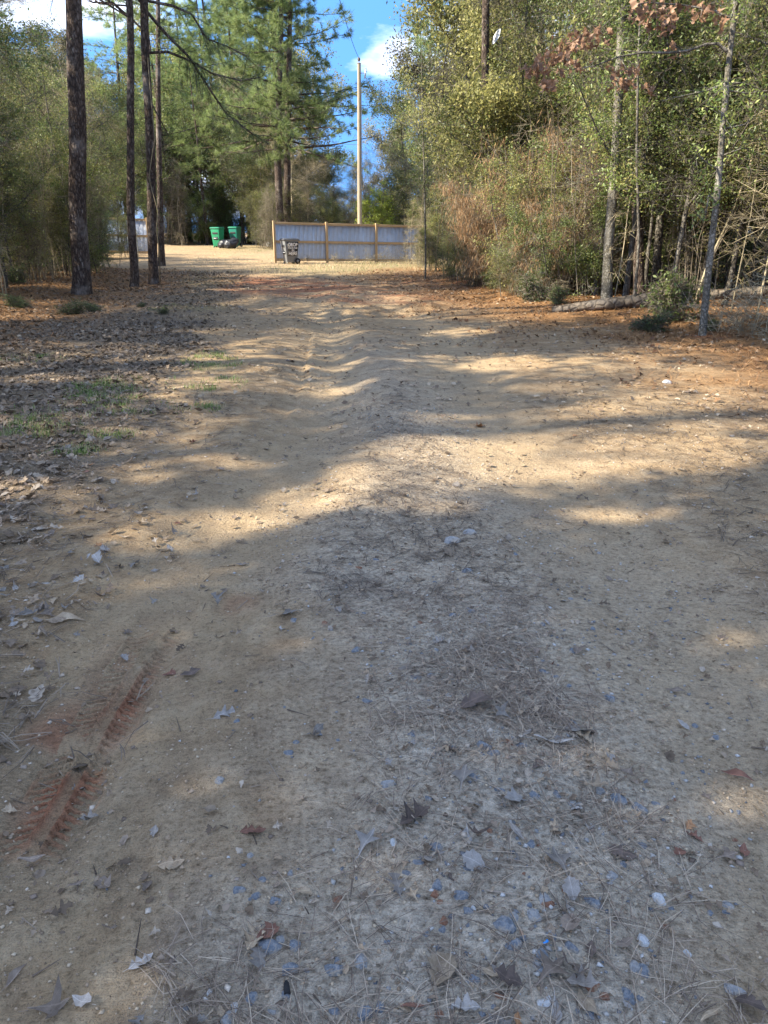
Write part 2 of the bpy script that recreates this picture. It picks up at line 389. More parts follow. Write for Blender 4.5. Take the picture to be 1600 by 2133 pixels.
def ground_mat():
    m, t, o, L = new_mat('bare dirt')
    tc = t.nodes.new('ShaderNodeTexCoord'); pos = tc.outputs['Object']
    at = {}
    for k in ('red', 'straw', 'gravel', 'litter', 'grass', 'track'):
        a = t.nodes.new('ShaderNodeAttribute'); a.attribute_name = k; at[k] = a.outputs['Fac']
    big = noise_node(t, pos, .9, 6, .6); mid = noise_node(t, pos, 7, 6, .62); fine = noise_node(t, pos, 55, 5, .65); grit = noise_node(t, pos, 210, 3, .6)
    mp = t.nodes.new('ShaderNodeMapping'); mp.inputs['Scale'].default_value = (5, 40, 1); mp.inputs['Rotation'].default_value = (0, 0, .4); L(pos, mp.inputs['Vector'])
    streak = noise_node(t, mp.outputs['Vector'], 3.2, 5, .7, .5)
    c = ramp(t, [(.25, .172, .100), (.345, .246, .142), (.44, .33, .205)], [.33, .5, .68]); L(mid.outputs['Fac'], c.inputs['Fac'])
    cb = ramp(t, [(.78, .78, .80), (1.0, 1.0, 1.0), (1.12, 1.06, .96)], [.3, .5, .7]); L(big.outputs['Fac'], cb.inputs['Fac'])
    col = mixc(t, c.outputs['Color'], cb.outputs['Color'], 1.0, 'MULTIPLY')
    # ridge of old gravel: greyer and paler
    g = ramp(t, [(.29, .25, .195), (.46, .40, .315), (.62, .55, .45)], [.32, .5, .7]); L(fine.outputs['Fac'], g.inputs['Fac'])
    gm = math_node(t, 'MULTIPLY', at['gravel'], math_node(t, 'ADD', mid.outputs['Fac'], .25), True); col = mixc(t, col, g.outputs['Color'], gm)
    # leaf mould of the verge
    l = ramp(t, [(.10, .075, .05), (.20, .150, .098), (.33, .262, .18)], [.33, .5, .68]); L(streak.outputs['Fac'], l.inputs['Fac'])
    lm = math_node(t, 'MULTIPLY', at['litter'], math_node(t, 'ADD', fine.outputs['Fac'], .35), True); col = mixc(t, col, l.outputs['Color'], lm)
    # orange pine straw
    s = ramp(t, [(.085, .042, .018), (.235, .120, .048), (.42, .245, .115)], [.33, .5, .66]); L(streak.outputs['Fac'], s.inputs['Fac'])
    sm = math_node(t, 'MULTIPLY', at['straw'], math_node(t, 'ADD', fine.outputs['Fac'], .45), True); col = mixc(t, col, s.outputs['Color'], sm)
    # red clay
    r = ramp(t, [(.20, .062, .030), (.33, .125, .065)], [.35, .65]); L(mid.outputs['Fac'], r.inputs['Fac'])
    col = mixc(t, col, r.outputs['Color'], at['red'])
    gr = ramp(t, [(.075, .095, .030), (.17, .185, .07)], [.35, .65]); L(fine.outputs['Fac'], gr.inputs['Fac'])
    gf = math_node(t, 'MULTIPLY', at['grass'], math_node(t, 'ADD', mid.outputs['Fac'], .1), True); col = mixc(t, col, gr.outputs['Color'], gf)
    # packed, paler wheel path
    col = mixc(t, col, (.43, .325, .20), math_node(t, 'MULTIPLY', at['track'], .45))
    # trodden chips: small cells of differing tone
    vo = t.nodes.new('ShaderNodeTexVoronoi'); vo.inputs['Scale'].default_value = 62; vo.inputs['Randomness'].default_value = 1; wob = mixc(t, pos, noise_node(t, pos, 30, 3).outputs['Color'], .02); L(wob, vo.inputs['Vector'])
    sv = t.nodes.new('ShaderNodeSeparateColor'); L(vo.outputs['Color'], sv.inputs[0]); vr = ramp(t, [(.60, .57, .54), (.95, .95, .95), (1.0, 1.0, 1.0), (1.32, 1.3, 1.28)], [0, .22, .75, 1]); L(sv.outputs[0], vr.inputs['Fac'])
    col = mixc(t, col, vr.outputs['Color'], math_node(t, 'ADD', math_node(t, 'MULTIPLY', at['gravel'], .6), math_node(t, 'ADD', .18, math_node(t, 'MULTIPLY', at['litter'], .3)), True), 'MULTIPLY')
    # crumbs and grit
    gd = ramp(t, [(.55, .53, .5), (1, 1, 1), (1.18, 1.16, 1.12)], [.3, .46, .72]); L(grit.outputs['Fac'], gd.inputs['Fac']); col = mixc(t, col, gd.outputs['Color'], .8, 'MULTIPLY')
    fd = ramp(t, [(.62, .6, .58), (1, 1, 1), (1.12, 1.1, 1.06)], [.32, .48, .72]); L(fine.outputs['Fac'], fd.inputs['Fac']); col = mixc(t, col, fd.outputs['Color'], .85, 'MULTIPLY')
    p = t.nodes.new('ShaderNodeBsdfPrincipled'); p.inputs['Roughness'].default_value = .95; p.inputs['Specular IOR Level'].default_value = .12; L(col, p.inputs['Base Color'])
    h = math_node(t, 'ADD', math_node(t, 'MULTIPLY', fine.outputs['Fac'], 1.0), math_node(t, 'MULTIPLY', grit.outputs['Fac'], .35))
    h = math_node(t, 'ADD', h, math_node(t, 'MULTIPLY', streak.outputs['Fac'], .6)); h = math_node(t, 'ADD', h, math_node(t, 'MULTIPLY', mid.outputs['Fac'], 1.6))
    b = t.nodes.new('ShaderNodeBump'); b.inputs['Strength'].default_value = .9; b.inputs['Distance'].default_value = .026; L(h, b.inputs['Height']); L(b.outputs[0], p.inputs['Normal'])
    L(p.outputs[0], o.inputs['Surface']); return m

M = {}
M['ground'] = ground_mat()
M['leaf_dark'] = leaf_mat('dark evergreen leaf', [(.028, .052, .018), (.055, .09, .028), (.09, .13, .038), (.135, .16, .055)], .4, .38, .5)
M['leaf_mid'] = leaf_mat('green leaf', [(.065, .10, .026), (.115, .16, .042), (.175, .21, .058), (.25, .26, .09)], .455, .42, .45)
M['leaf_olive'] = leaf_mat('olive leaf', [(.09, .092, .03), (.165, .165, .052), (.245, .23, .078), (.33, .285, .11)], .48, .5, .35)
M['leaf_yellow'] = leaf_mat('yellow green leaf', [(.10, .14, .02), (.18, .22, .03), (.26, .29, .05)], .5, .5, .3)
M['leaf_dry'] = leaf_mat('dry brown leaf', [(.10, .052, .024), (.18, .10, .048), (.27, .17, .085), (.36, .26, .15)], .3, .6, .25)
M['leaf_rust'] = leaf_mat('rust brown oak leaf', [(.08, .044, .026), (.145, .080, .045), (.215, .128, .076)], .3, .5, .3)
M['leaf_grey'] = leaf_mat('grey dry twig leaf', [(.13, .12, .085), (.20, .185, .125), (.27, .25, .17)], .35, .6, .2)
M['needle'] = leaf_mat('pine needle', [(.10, .15, .05), (.175, .235, .075), (.26, .315, .115), (.34, .37, .16)], .5, .45, .35)
M['needle_dead'] = leaf_mat('fallen pine needle', [(.16, .075, .03), (.27, .145, .062), (.38, .24, .12)], .2, .55, .3)
M['needle_grey'] = leaf_mat('weathered pine needle', [(.06, .042, .03), (.16, .118, .083), (.33, .26, .185)], .1, .6, .25)
M['bark_pine'] = bark_mat('pine bark', (.038, .028, .022), (.105, .075, .058), (.27, .23, .195), 17, .32, .7)
M['bark_grey'] = bark_mat('grey bark', (.05, .043, .034), (.13, .115, .092), (.27, .25, .215), 14, .5, .35)
M['bark_pale'] = bark_mat('pale lichened bark', (.07, .062, .047), (.155, .14, .112), (.33, .31, .265), 16, .9, .35, .70)
M['twig'] = leaf_mat('twig bark', [(.075, .06, .043), (.14, .115, .082), (.22, .19, .14)], 0, .8, .2)
M['stem_tan'] = leaf_mat('tan dry stem', [(.17, .14, .085), (.26, .215, .135), (.35, .30, .2)], 0, .8, .2)
M['grass'] = leaf_mat('green grass blade', [(.07, .12, .025), (.12, .19, .04), (.19, .27, .075)], .4, .5, .3)
M['grass_dry'] = leaf_mat('dry grass blade', [(.26, .20, .11), (.38, .31, .18), (.48, .41, .26)], .35, .6, .2)
LEAFCOL = {'ash grey': [(.165, .14, .115), (.26, .225, .185)], 'grey brown': [(.155, .115, .082), (.25, .19, .14)], 'tan': [(.25, .18, .11), (.38, .29, .19)],
           'reddish brown': [(.155, .068, .042), (.26, .125, .08)], 'dark brown': [(.075, .053, .040), (.145, .103, .078)], 'pale silver': [(.25, .222, .19), (.36, .325, .285)],
           'orange brown': [(.26, .125, .052), (.40, .215, .10)]}
def fallen_mat(name, cols):
    m, t, o, L = new_mat(name + ' fallen leaf')
    tc = t.nodes.new('ShaderNodeTexCoord'); oi = t.nodes.new('ShaderNodeObjectInfo')
    n = noise_node(t, tc.outputs['Object'], 3.2, 6, .65, .3); v = noise_node(t, tc.outputs['Object'], 22, 4, .7)
    r = ramp(t, [tuple(c * .8 for c in cols[0]), cols[0], cols[1]], [.28, .42, .68]); L(n.outputs['Fac'], r.inputs['Fac'])
    sp = ramp(t, [(.55, .5, .46), (1, 1, 1)], [.30, .44]); L(v.outputs['Fac'], sp.inputs['Fac'])
    c = mixc(t, r.outputs['Color'], sp.outputs['Color'], .7, 'MULTIPLY')
    sx = t.nodes.new('ShaderNodeSeparateXYZ'); L(tc.outputs['Object'], sx.inputs[0]); ay = math_node(t, 'ABSOLUTE', sx.outputs['Y'])
    rib = math_node(t, 'LESS_THAN', ay, .014); side = math_node(t, 'LESS_THAN', math_node(t, 'FRACT', math_node(t, 'MULTIPLY', math_node(t, 'SUBTRACT', sx.outputs['X'], math_node(t, 'MULTIPLY', ay, .9)), 8.0)), .10)
    vein = math_node(t, 'ADD', math_node(t, 'MULTIPLY', rib, .5), math_node(t, 'MULTIPLY', side, .22), True); c = mixc(t, c, tuple(min(1, v * 1.5) for v in cols[1]), vein)
    h = t.nodes.new('ShaderNodeHueSaturation'); mr = t.nodes.new('ShaderNodeMapRange'); mr.inputs['To Min'].default_value = .75; mr.inputs['To Max'].default_value = 1.2
    L(oi.outputs['Random'], mr.inputs['Value']); L(mr.outputs['Result'], h.inputs['Value']); L(c, h.inputs['Color'])
    p = t.nodes.new('ShaderNodeBsdfPrincipled'); p.inputs['Roughness'].default_value = .65; p.inputs['Specular IOR Level'].default_value = .3; L(h.outputs['Color'], p.inputs['Base Color'])
    tr = t.nodes.new('ShaderNodeBsdfTranslucent'); L(h.outputs['Color'], tr.inputs['Color']); mx = t.nodes.new('ShaderNodeMixShader'); mx.inputs['Fac'].default_value = .12
    L(p.outputs[0], mx.inputs[1]); L(tr.outputs[0], mx.inputs[2]); L(mx.outputs[0], o.inputs['Surface']); return m
LM = {k: fallen_mat(k, v) for k, v in LEAFCOL.items()}
M['litter'] = leaf_mat('weathered leaf litter', [(.14, .098, .062), (.20, .145, .098), (.255, .195, .14), (.32, .235, .15), (.37, .315, .25)], .12, .7, .2, None, 55)
M['litter_orange'] = leaf_mat('orange leaf litter', [(.13, .06, .03), (.24, .125, .06), (.36, .21, .105), (.45, .32, .2)], .15, .7, .2, None, 45)

# ------------------------------------------------------------------ ground sheet
def ell(px, py, cx, cy, rx, ry, rot=0, soft=.5):
    a = math.radians(rot); dx, dy = px - cx, py - cy
    u = (dx * math.cos(a) + dy * math.sin(a)) / rx; v = (-dx * math.sin(a) + dy * math.cos(a)) / ry
    return smooth(1 + soft, 1 - soft, np.hypot(u, v))

GRASS_AT = [(205, 832, 95, 26), (100, 868, 90, 22), (435, 752, 60, 16), (215, 906, 45, 10), (150, 938, 50, 8), (420, 802, 90, 12), (300, 850, 130, 14), (60, 748, 60, 7), (250, 800, 60, 12), (60, 905, 50, 9), (340, 643, 30, 8)]
FAR_GRASS = [(520, 517, 90, 8), (680, 562, 120, 10), (800, 552, 120, 7), (420, 640, 60, 8), (430, 585, 60, 12)]

def covers(x, y):
    """what lies on the ground where: six weights"""
    px, py = to_px(x, y, H(x, y)); n1 = fbm(x * 1.1, y * 1.1, 4, 41); n2 = fbm(x * 3.1, y * 3.1, 4, 51); n3 = fbm(x * .45, y * .45, 3, 61)
    eR, eL = edge_x(EDGE_R, y), edge_x(EDGE_L, y)
    lit_edge = -1.05 - .125 * y
    litter = smooth(.5, -.9, x - lit_edge + (n1 - .5) * 2.2) * smooth(36, 28, y)
    straw = smooth(-4.6, -.8, x - eR + (n1 - .5) * 3.4) * smooth(3, 7, y) * smooth(40, 30, y)
    straw = np.maximum(straw, .85 * smooth(3.6, 1.2, x - eL + (n1 - .5) * 2.4) * smooth(8, 12, y) * smooth(36, 30, y))
    dR, _, _ = poly_dist(x, y, RIDGE)
    gravel = smooth(1.0, .15, dR + (n1 - .5) * .9) * smooth(14, 7, y) * (1 - .5 * smooth(2.6, 4.2, y))
    gravel = np.maximum(gravel, ell(px, py, 1150, 1650, 480, 520, 0, .6) * smooth(.35, .6, n1 + .12) * .8)
    gravel = np.maximum(gravel, ell(px, py, 600, 1980, 260, 170, 0, .6) * .7)
    red = .5 * ell(px, py, 255, 1415, 58, 170, 32, .7) * smooth(.38, .62, n2 + .08)
    red = np.maximum(red, .8 * ell(px, py, 150, 1550, 110, 70, -30, .6) * smooth(.38, .6, n2 + .08))
    for a in ((500, 1262, 40, 22, 0), (70, 1690, 40, 50, 30), (420, 1420, 60, 50, 30)): red = np.maximum(red, .55 * ell(px, py, *a, .6) * smooth(.4, .6, n2 + .05))
    for a in ((600, 592, 150, 13, 3), (720, 612, 190, 14, 3), (530, 598, 70, 14, 0), (960, 592, 160, 8, 0), (780, 628, 90, 6, 0), (1500, 700, 60, 7, 0)): red = np.maximum(red, .75 * ell(px, py, *a, .6) * smooth(.34, .6, n1 * .5 + n2 * .5 + .04))
    grass = 0 * x
    for a in GRASS_AT: grass = np.maximum(grass, ell(px, py, *a, 0, .7))
    grass = grass * smooth(.42, .6, n2)
    for a in FAR_GRASS: grass = np.maximum(grass, .5 * ell(px, py, *a, 0, .7))
    dA, _, _ = poly_dist(x, y, WHEEL_A); dB, _, _ = poly_dist(x, y, WHEEL_B)
    track = np.maximum(smooth(.6, .1, dA + (n2 - .5) * .5), smooth(.7, .15, dB + (n2 - .5) * .5)) * smooth(.2, .5, n1 + .1)
    far = smooth(27, 32, y) * smooth(-15, -3, x) * smooth(-.5, -2.5, x) * .6
    track = np.maximum(track, far)
    return dict(red=red, straw=straw, gravel=gravel, litter=litter, grass=grass, track=track * (1 - litter))

def graded(lo, hi, fine, grow, centre):
    out = [centre]
    while out[-1] < hi: out.append(out[-1] + fine + grow * abs(out[-1] - centre))
    back = [centre]
    while back[-1] > lo: back.append(back[-1] - fine - grow * abs(back[-1] - centre))
    return np.array(back[:0:-1] + out)
gx = graded(-90, 90, .0115, .0125, 0.0)
gy = np.concatenate([np.linspace(-40, .3, 26)[:-1], graded(.9, 150, .0095, .0062, .9)])
gy = np.unique(np.concatenate([gy, np.arange(.3, .9, .03)]))
GX, GY = np.meshgrid(gx, gy)
GZ = H(GX, GY)
cv = covers(GX.ravel(), GY.ravel())
# loose litter heaps the ground a little
GZ = GZ + (cv['litter'] * .012 + cv['straw'] * .014).reshape(GX.shape) * (fbm(GX * 9, GY * 9, 2, 91) - .3)
ni, nj = GX.shape
ii, jj = np.meshgrid(np.arange(ni - 1), np.arange(nj - 1), indexing='ij')
gf = np.stack([ii * nj + jj, ii * nj + jj + 1, (ii + 1) * nj + jj + 1, (ii + 1) * nj + jj], -1).reshape(-1, 4)
ground = link('ground', mesh('ground', np.stack([GX, GY, GZ], -1), [gf], M['ground'], cv, True))
ground['kind'] = 'structure'

# tyre print in the red clay: real lugs, pressed into the ground sheet
def tyre_print():
    seg = np.array(TREAD); l = np.concatenate([[0], np.cumsum(np.hypot(*np.diff(seg, axis=0).T))])
    u = np.arange(.02, l[-1] - .02, .006); v = np.arange(-.135, .1351, .0075)
    cx_, cy_ = np.interp(u, l, seg[:, 0]), np.interp(u, l, seg[:, 1])
    tx, ty = np.gradient(cx_), np.gradient(cy_); q = np.hypot(tx, ty); tx, ty = tx / q, ty / q
    X = cx_[:, None] - ty[:, None] * -v[None]; Y = cy_[:, None] + tx[:, None] * -v[None]
    U, Vv = np.meshgrid(u, v, indexing='ij')
    lug = np.where(np.abs(((U + np.abs(Vv) * .55) / .034) % 1 - .5) < .2, 1.0, 0.0) * (np.abs(np.abs(Vv) - .07) < .042)
    groove = np.exp(-((np.abs(Vv) - .026) / .007) ** 2) + np.exp(-((np.abs(Vv) - .118) / .008) ** 2)
    nn = fbm(X * 14, Y * 14, 3, 14); worn = smooth(.28, .46, nn)
    Z = H(X, Y) + .006 + worn * (-.017 * lug + .019 * groove) + .008 * (fbm(X * 40, Y * 40, 2, 15) - .5)
    edge = smooth(.132, .085, np.abs(Vv) + .05 * (fbm(X * 9, Y * 9, 3, 18) - .5)) * smooth(0, .2, U) * smooth(l[-1], l[-1] - .25, U) * smooth(.26, .46, fbm(X * 5, Y * 5, 3, 17) + .10)
    Z = H(X, Y) + (Z - H(X, Y)) * edge - .007 * (1 - edge) ** 1.5
    c = covers(X.ravel(), Y.ravel())
    c['red'] = np.clip((.95 * smooth(.28, .6, fbm(X * 5, Y * 5, 3, 16)) + .08) * edge * (.35 + .65 * np.clip(np.exp(-((np.abs(Vv) - .055) / .03) ** 2) + groove, 0, 1)) * smooth(0, .25, U), 0, 1).ravel(); c['litter'] = c['litter'] * .2
    a, b = X.shape; i, j = np.meshgrid(np.arange(a - 1), np.arange(b - 1), indexing='ij')
    F = np.stack([i * b + j, i * b + j + 1, (i + 1) * b + j + 1, (i + 1) * b + j], -1).reshape(-1, 4)[:, ::-1]
    o = link('tyre_track', mesh('tyre_track', np.stack([X, Y, Z], -1), [F], M['ground'], c, True)); o['kind'] = 'structure'
tyre_print()

# ------------------------------------------------------------------ plants: builders give (wood mesh, crown mesh)
def twig_tree(g, stems, n_branch, blen, tlen, base, ntwig=5, rise=.5):
    """branches and twigs off a list of stem paths; gives stick arrays and the twigs that can carry leaves"""
    P0, P1, R0, R1, T0, T1 = [], [], [], [], [], []
    for path, rad in stems:
        n = len(path); zz = path[:, 2]
        ok = [k for k in range(1, n) if zz[k] >= base]
        if not ok: continue
        for _ in range(n_branch):
            k = random.choice(ok); f = g.random(); k0 = max(0, k - 1)
            b0 = path[k0] + (path[k] - path[k0]) * f; r = max(.004, rad[k] * .45)
            a = g.random() * 6.283; up = rise * (g.random() - .25) * 1.6
            d = np.array([math.cos(a), math.sin(a), up]); d /= np.linalg.norm(d)
            top = (b0[2] - base) / max(.1, zz[-1] - base)
            ln = blen * (.45 + .75 * g.random()) * (1.05 - .55 * top); q = b0; seg = 3
            for s in range(seg):
                d2 = d + g.normal(size=3) * .28; d2 /= np.linalg.norm(d2)
                q2 = q + d2 * ln / seg
                P0.append(q); P1.append(q2); R0.append(r * (1 - .28 * s)); R1.append(r * (1 - .28 * (s + 1)))
                for _t in range(ntwig):
                    w = q + (q2 - q) * g.random(); e = d2 * .8 + g.normal(size=3) * .75; e /= np.linalg.norm(e)
                    w2 = w + e * tlen * (.4 + g.random()); P0.append(w); P1.append(w2); R0.append(.0035); R1.append(.0015); T0.append(w); T1.append(w2)
                q, d = q2, d2
    return [np.array(v) for v in (P0, P1, R0, R1, T0, T1)]

def stem_path(g, h, lean, wob, n=7, start=(0, 0)):
    a = g.random() * 6.283; p = np.array([start[0], start[1], -.12]); out = [p]
    d = np.array([math.cos(a) * lean, math.sin(a) * lean, 1.0])
    for k in range(n - 1):
        d = d + np.array([g.normal() * wob, g.normal() * wob, .12]); d /= np.linalg.norm(d); p = p + d * h / (n - 1); out.append(p)
    return np.array(out)

def bush(name, seed, h, spread, nstem, base, nleaf, L_, W_, leaf, wood, r0=.022, blen=.9, tlen=.35, nb=26, lean=.35, droop=.2, puff=.07, up=.4, mix=None, ntwig=5, clump=.55):
    g = np.random.default_rng(seed); random.seed(seed)
    stems = []
    for k in range(nstem):
        hh = h * (.6 + .4 * g.random()); st = (g.normal() * spread * .18, g.normal() * spread * .18)
        pa = stem_path(g, hh, lean * g.random() * 1.3, .10, 7, st); stems.append((pa, np.linspace(r0, r0 * .3, 7) * (.6 + .6 * g.random())))
    P0, P1, R0, R1, T0, T1 = twig_tree(g, stems, nb, blen, tlen, base, ntwig)
    wv, wf = merge([tube(p, r, 6, .1, seed) for p, r in stems] + [sticks(P0, P1, R0, R1)])
    wood_me = mesh(name + ' wood', wv, [wf], M[wood], {'rnd': np.repeat(g.random(len(wv) // 6 + 1), 6)[:len(wv)]}, True)
    if nleaf == 0: return [('stems', wood_me)]
    w = g.random(len(T0)) ** 2 * (fbm(T0[:, 0] * clump * 2, T0[:, 1] * clump * 2 + T0[:, 2] * clump * 2.3, 2, seed) > .40) + .02
    k = g.choice(len(T0), nleaf, p=w / w.sum()); t = g.random(nleaf)[:, None]
    c = T0[k] + (T1[k] - T0[k]) * t + g.normal(size=(nleaf, 3)) * puff
    V, F, rn = leaf_quads(c, L_, W_, g, droop, up)
    # a twig's leaves share a tone
    tone = np.repeat(g.random(len(T0))[k], 4); rn = .55 * tone + .45 * rn
    if mix:
        ml, frac = mix; pick = g.random(len(T0))[k] < frac
        idx = np.concatenate([pick, pick]).astype(int)
        cr = mesh(name + ' crown', V, [F], None, {'rnd': rn}, False, [M[leaf], M[ml]], idx)
    else: cr = mesh(name + ' crown', V, [F], M[leaf], {'rnd': rn})
    return [('stems', wood_me), ('foliage', cr)]

def tree(name, seed, h, r, base, nleaf, L_, W_, leaf, wood, r0=.12, blen=2.2, tlen=.5, nb=45, mix=None, droop=.1, puff=.1, lean=.08, rise=.9):
    g = np.random.default_rng(seed); random.seed(seed)
    tr = stem_path(g, h, lean, .035, 12); rad = np.linspace(r0, r0 * .18, 12); rad[0] *= 1.35
    stems = [(tr, rad)]
    for k in range(6):
        i = 3 + int(g.random() * 7); a = g.random() * 6.283; q = tr[i]; path = [q]; d = np.array([math.cos(a), math.sin(a), .8])
        for s in range(5): d = d + g.normal(size=3) * .16; d /= np.linalg.norm(d); path.append(path[-1] + d * r * .28)
        stems.append((np.array(path), np.linspace(rad[i] * .6, rad[i] * .15, 6)))
    P0, P1, R0, R1, T0, T1 = twig_tree(g, stems, nb // 3 + 1, blen, tlen, base, 5, rise)
    wv, wf = merge([tube(p, rr, 8 if q == 0 else 6, .12, seed) for q, (p, rr) in enumerate(stems)] + [sticks(P0, P1, R0, R1)])
    wm = mesh(name + ' wood', wv, [wf], M[wood], {'rnd': np.repeat(g.random(len(wv) // 6 + 1), 6)[:len(wv)]}, True)
    if nleaf == 0: return [('trunk', wm)]
    w = g.random(len(T0)) ** 2 * (fbm(T0[:, 0] * .9, T0[:, 1] * .9 + T0[:, 2] * 1.1, 2, seed) > .42) + .02
    k = g.choice(len(T0), nleaf, p=w / w.sum()); t = g.random(nleaf)[:, None]
    c = T0[k] + (T1[k] - T0[k]) * t + g.normal(size=(nleaf, 3)) * puff
    V, F, rn = leaf_quads(c, L_, W_, g, droop, .3); rn = .5 * rn + .5 * np.repeat(g.random(len(T0))[k], 4)
    if mix:
        ml, frac = mix; pick = g.random(len(T0))[k] < frac
        cr = mesh(name + ' crown', V, [F], None, {'rnd': rn}, False, [M[leaf], M[ml]], np.concatenate([pick, pick]).astype(int))
    else: cr = mesh(name + ' crown', V, [F], M[leaf], {'rnd': rn})
    return [('trunk', wm), ('crown', cr)]

def needle_tufts(c, d, n, L_, W_, g, spread=.75):
    """n needles fanning out at every twig end c that points along d"""
    m = len(c); cc = np.repeat(c, n, 0); dd = np.repeat(d, n, 0) + g.normal(size=(m * n, 3)) * spread; dd[:, 2] -= .12
    dd /= np.linalg.norm(dd, axis=1)[:, None]; cc = cc - np.repeat(d, n, 0) * (g.random((m * n, 1)) * .16)
    s = np.cross(dd, unit(m * n, g)); s /= np.linalg.norm(s, axis=1)[:, None] + 1e-9
    ll = L_ * (.7 + .5 * g.random((m * n, 1)))
    V = np.empty((m * n, 3, 3)); V[:, 0] = cc - s * W_ * .5; V[:, 1] = cc + s * W_ * .5; V[:, 2] = cc + dd * ll
    return V.reshape(-1, 3), np.arange(m * n * 3).reshape(-1, 3), np.repeat(.6 * np.repeat(g.random(m), n) + .4 * g.random(m * n), 3)

def pine(name, seed, h, r, base, r0, n_needle=20, nl=.2, nw=.010, path=None, dens=1.0, dead=True, whorl=.55):
    g = np.random.default_rng(seed); random.seed(seed)
    tr = stem_path(g, h, .03, .018, 16) if path is None else np.asarray(path, float); rad = np.linspace(r0, r0 * .16, len(tr)); rad[0] *= 1.2
    hz_ = tr[:, 2]; P0, P1, R0, R1, TC, TD = [], [], [], [], [], []
    z = base
    while z < h - .3:
        f = (z - base) / (h - base)
        for _ in range(int(2 + g.random() * 3)):
            q = np.array([np.interp(z, hz_, tr[:, k]) for k in range(3)]); a = g.random() * 6.283
            ln = r * (1 - f) ** .65 * (.55 + .55 * g.random()) + .35; d = np.array([math.cos(a), math.sin(a), .30 - .35 * (1 - f)])
            rr = max(.012, r0 * .30 * (1 - .6 * f) * ln / r); seg = 6; sparse = g.random() < .18 and f < .3 and dead
            for s in range(seg):
                d = d + np.array([g.normal() * .13, g.normal() * .13, g.normal() * .07 + (.05 if s > 2 else -.02)]); d /= np.linalg.norm(d); q2 = q + d * ln / seg
                P0.append(q); P1.append(q2); R0.append(rr * (1 - s / 7)); R1.append(rr * (1 - (s + 1) / 7))
                if s >= 1:
                    for _t in range(int((3 + 2 * g.random()) * (1 if not sparse else .5))):
                        w = q + (q2 - q) * g.random(); e = d + g.normal(size=3) * .65; e[2] += .1; e /= np.linalg.norm(e)
                        w2 = w + e * (.25 + .55 * g.random()) * min(1, ln / 2.2); P0.append(w); P1.append(w2); R0.append(.007); R1.append(.004)
                        if not sparse:
                            for _u in range(max(1, int(round(2.4 * dens * (.5 + g.random()))))):
                                x = w + (w2 - w) * (.45 + .55 * g.random()) + g.normal(size=3) * .05; TC.append(x); TD.append(e)
                q = q2
            if not sparse: TC.append(q); TD.append(d)
        z += whorl * (.6 + .7 * g.random())
    wv, wf = merge([tube(tr, rad, 12, .08, seed), sticks(P0, P1, R0, R1)])
    wm = mesh(name + ' wood', wv, [wf], M['bark_pine'], None, True)
    V, F, rn = needle_tufts(np.array(TC), np.array(TD), n_needle, nl, nw, g)
    return [('trunk', wm), ('crown', mesh(name + ' crown', V, [F], M['needle'], {'rnd': rn}))]

def place(proto, name, loc, label, cat, group=None, rz=None, scale=1.0, squash=None):
    o = root(name, loc, label, cat, group, random.random() * 6.283 if rz is None else rz, scale)
    if squash: o.scale = (scale * squash[0], scale * squash[0], scale * squash[1])
    for pn, me in proto: link(pn, me, o)
    return o

PR = {}
PR['ever'] = [bush('evergreen bush', 100 + k, 3.4, 1.5, 5, .35, 15000, .055, .026, 'leaf_dark' if k % 2 else 'leaf_mid', 'bark_grey', .03, 1.0, .4, 22, .3, .1) for k in range(3)]
PR['olive'] = [bush('olive bush', 120 + k, 4.6, 1.8, 6, .8, 15000, .06, .026, 'leaf_olive', 'bark_grey', .028, 1.0, .45, 24, .3, .35, mix=('leaf_mid', .3)) for k in range(3)]
PR['thicket'] = [bush('thicket', 140 + k, 5.0, 2.0, 15, .5, 3800, .055, .022, 'leaf_grey', 'twig', .017, .7, .4, 12, .25, .5, mix=('leaf_olive', .4)) for k in range(2)]
PR['low'] = [bush('low shrub', 160 + k, .85, .5, 7, .05, 1500, .06, .032, 'leaf_mid' if k else 'leaf_dark', 'twig', .01, .34, .16, 16, .6, .05, puff=.04) for k in range(2)]
PR['dry'] = [bush('dry tangle', 180 + k, 3.0, 1.4, 8, .5, 9000, .16, .012, 'leaf_dry', 'twig', .014, .9, .4, 18, .4, 1.8, puff=.08, up=.1) for k in range(2)]
PR['under'] = [tree('understory tree', 200 + k, 7.5, 2.2, 2.2, 17000, .065, .030, ['leaf_dark', 'leaf_mid', 'leaf_olive'][k], 'bark_grey', .06, 1.5, .5, 66, mix=('leaf_mid' if k != 1 else 'leaf_olive', .3), lean=.12) for k in range(3)]
PR['tall'] = [tree('broadleaf tree', 220 + k, 13, 3.6, 2.6, 14000, .15, .085, ['leaf_mid', 'leaf_olive', 'leaf_grey'][k], 'bark_grey', .14, 2.2, .8, 90, mix=('leaf_olive', .4), puff=.18) for k in range(3)]
PR['bare'] = [tree('leafless tree', 240 + k, 9, 2.6, 2.0, 700, .06, .03, 'leaf_grey', 'stem_tan', .06, 1.7, .7, 70, lean=.1) for k in range(2)]
PR['pine'] = [pine('tall pine', 260 + k, 17, 3.3, 5.0, .17, 16, .24, .014) for k in range(2)]
PR['sapling'] = [bush('bare sapling', 280 + k, 5.2, .5, 1, 1.0, 260, .05, .025, 'leaf_olive', 'stem_tan', .022, .55, .35, 22, .12, .3) for k in range(3)]
PR['stems'] = [bush('tan stems', 350 + k, 4.6, 1.6, 13, .9, 900, .06, .026, 'leaf_olive', 'stem_tan' if k < 2 else 'twig', .015, .6, .4, 8, .22, .3, ntwig=3) for k in range(4)]
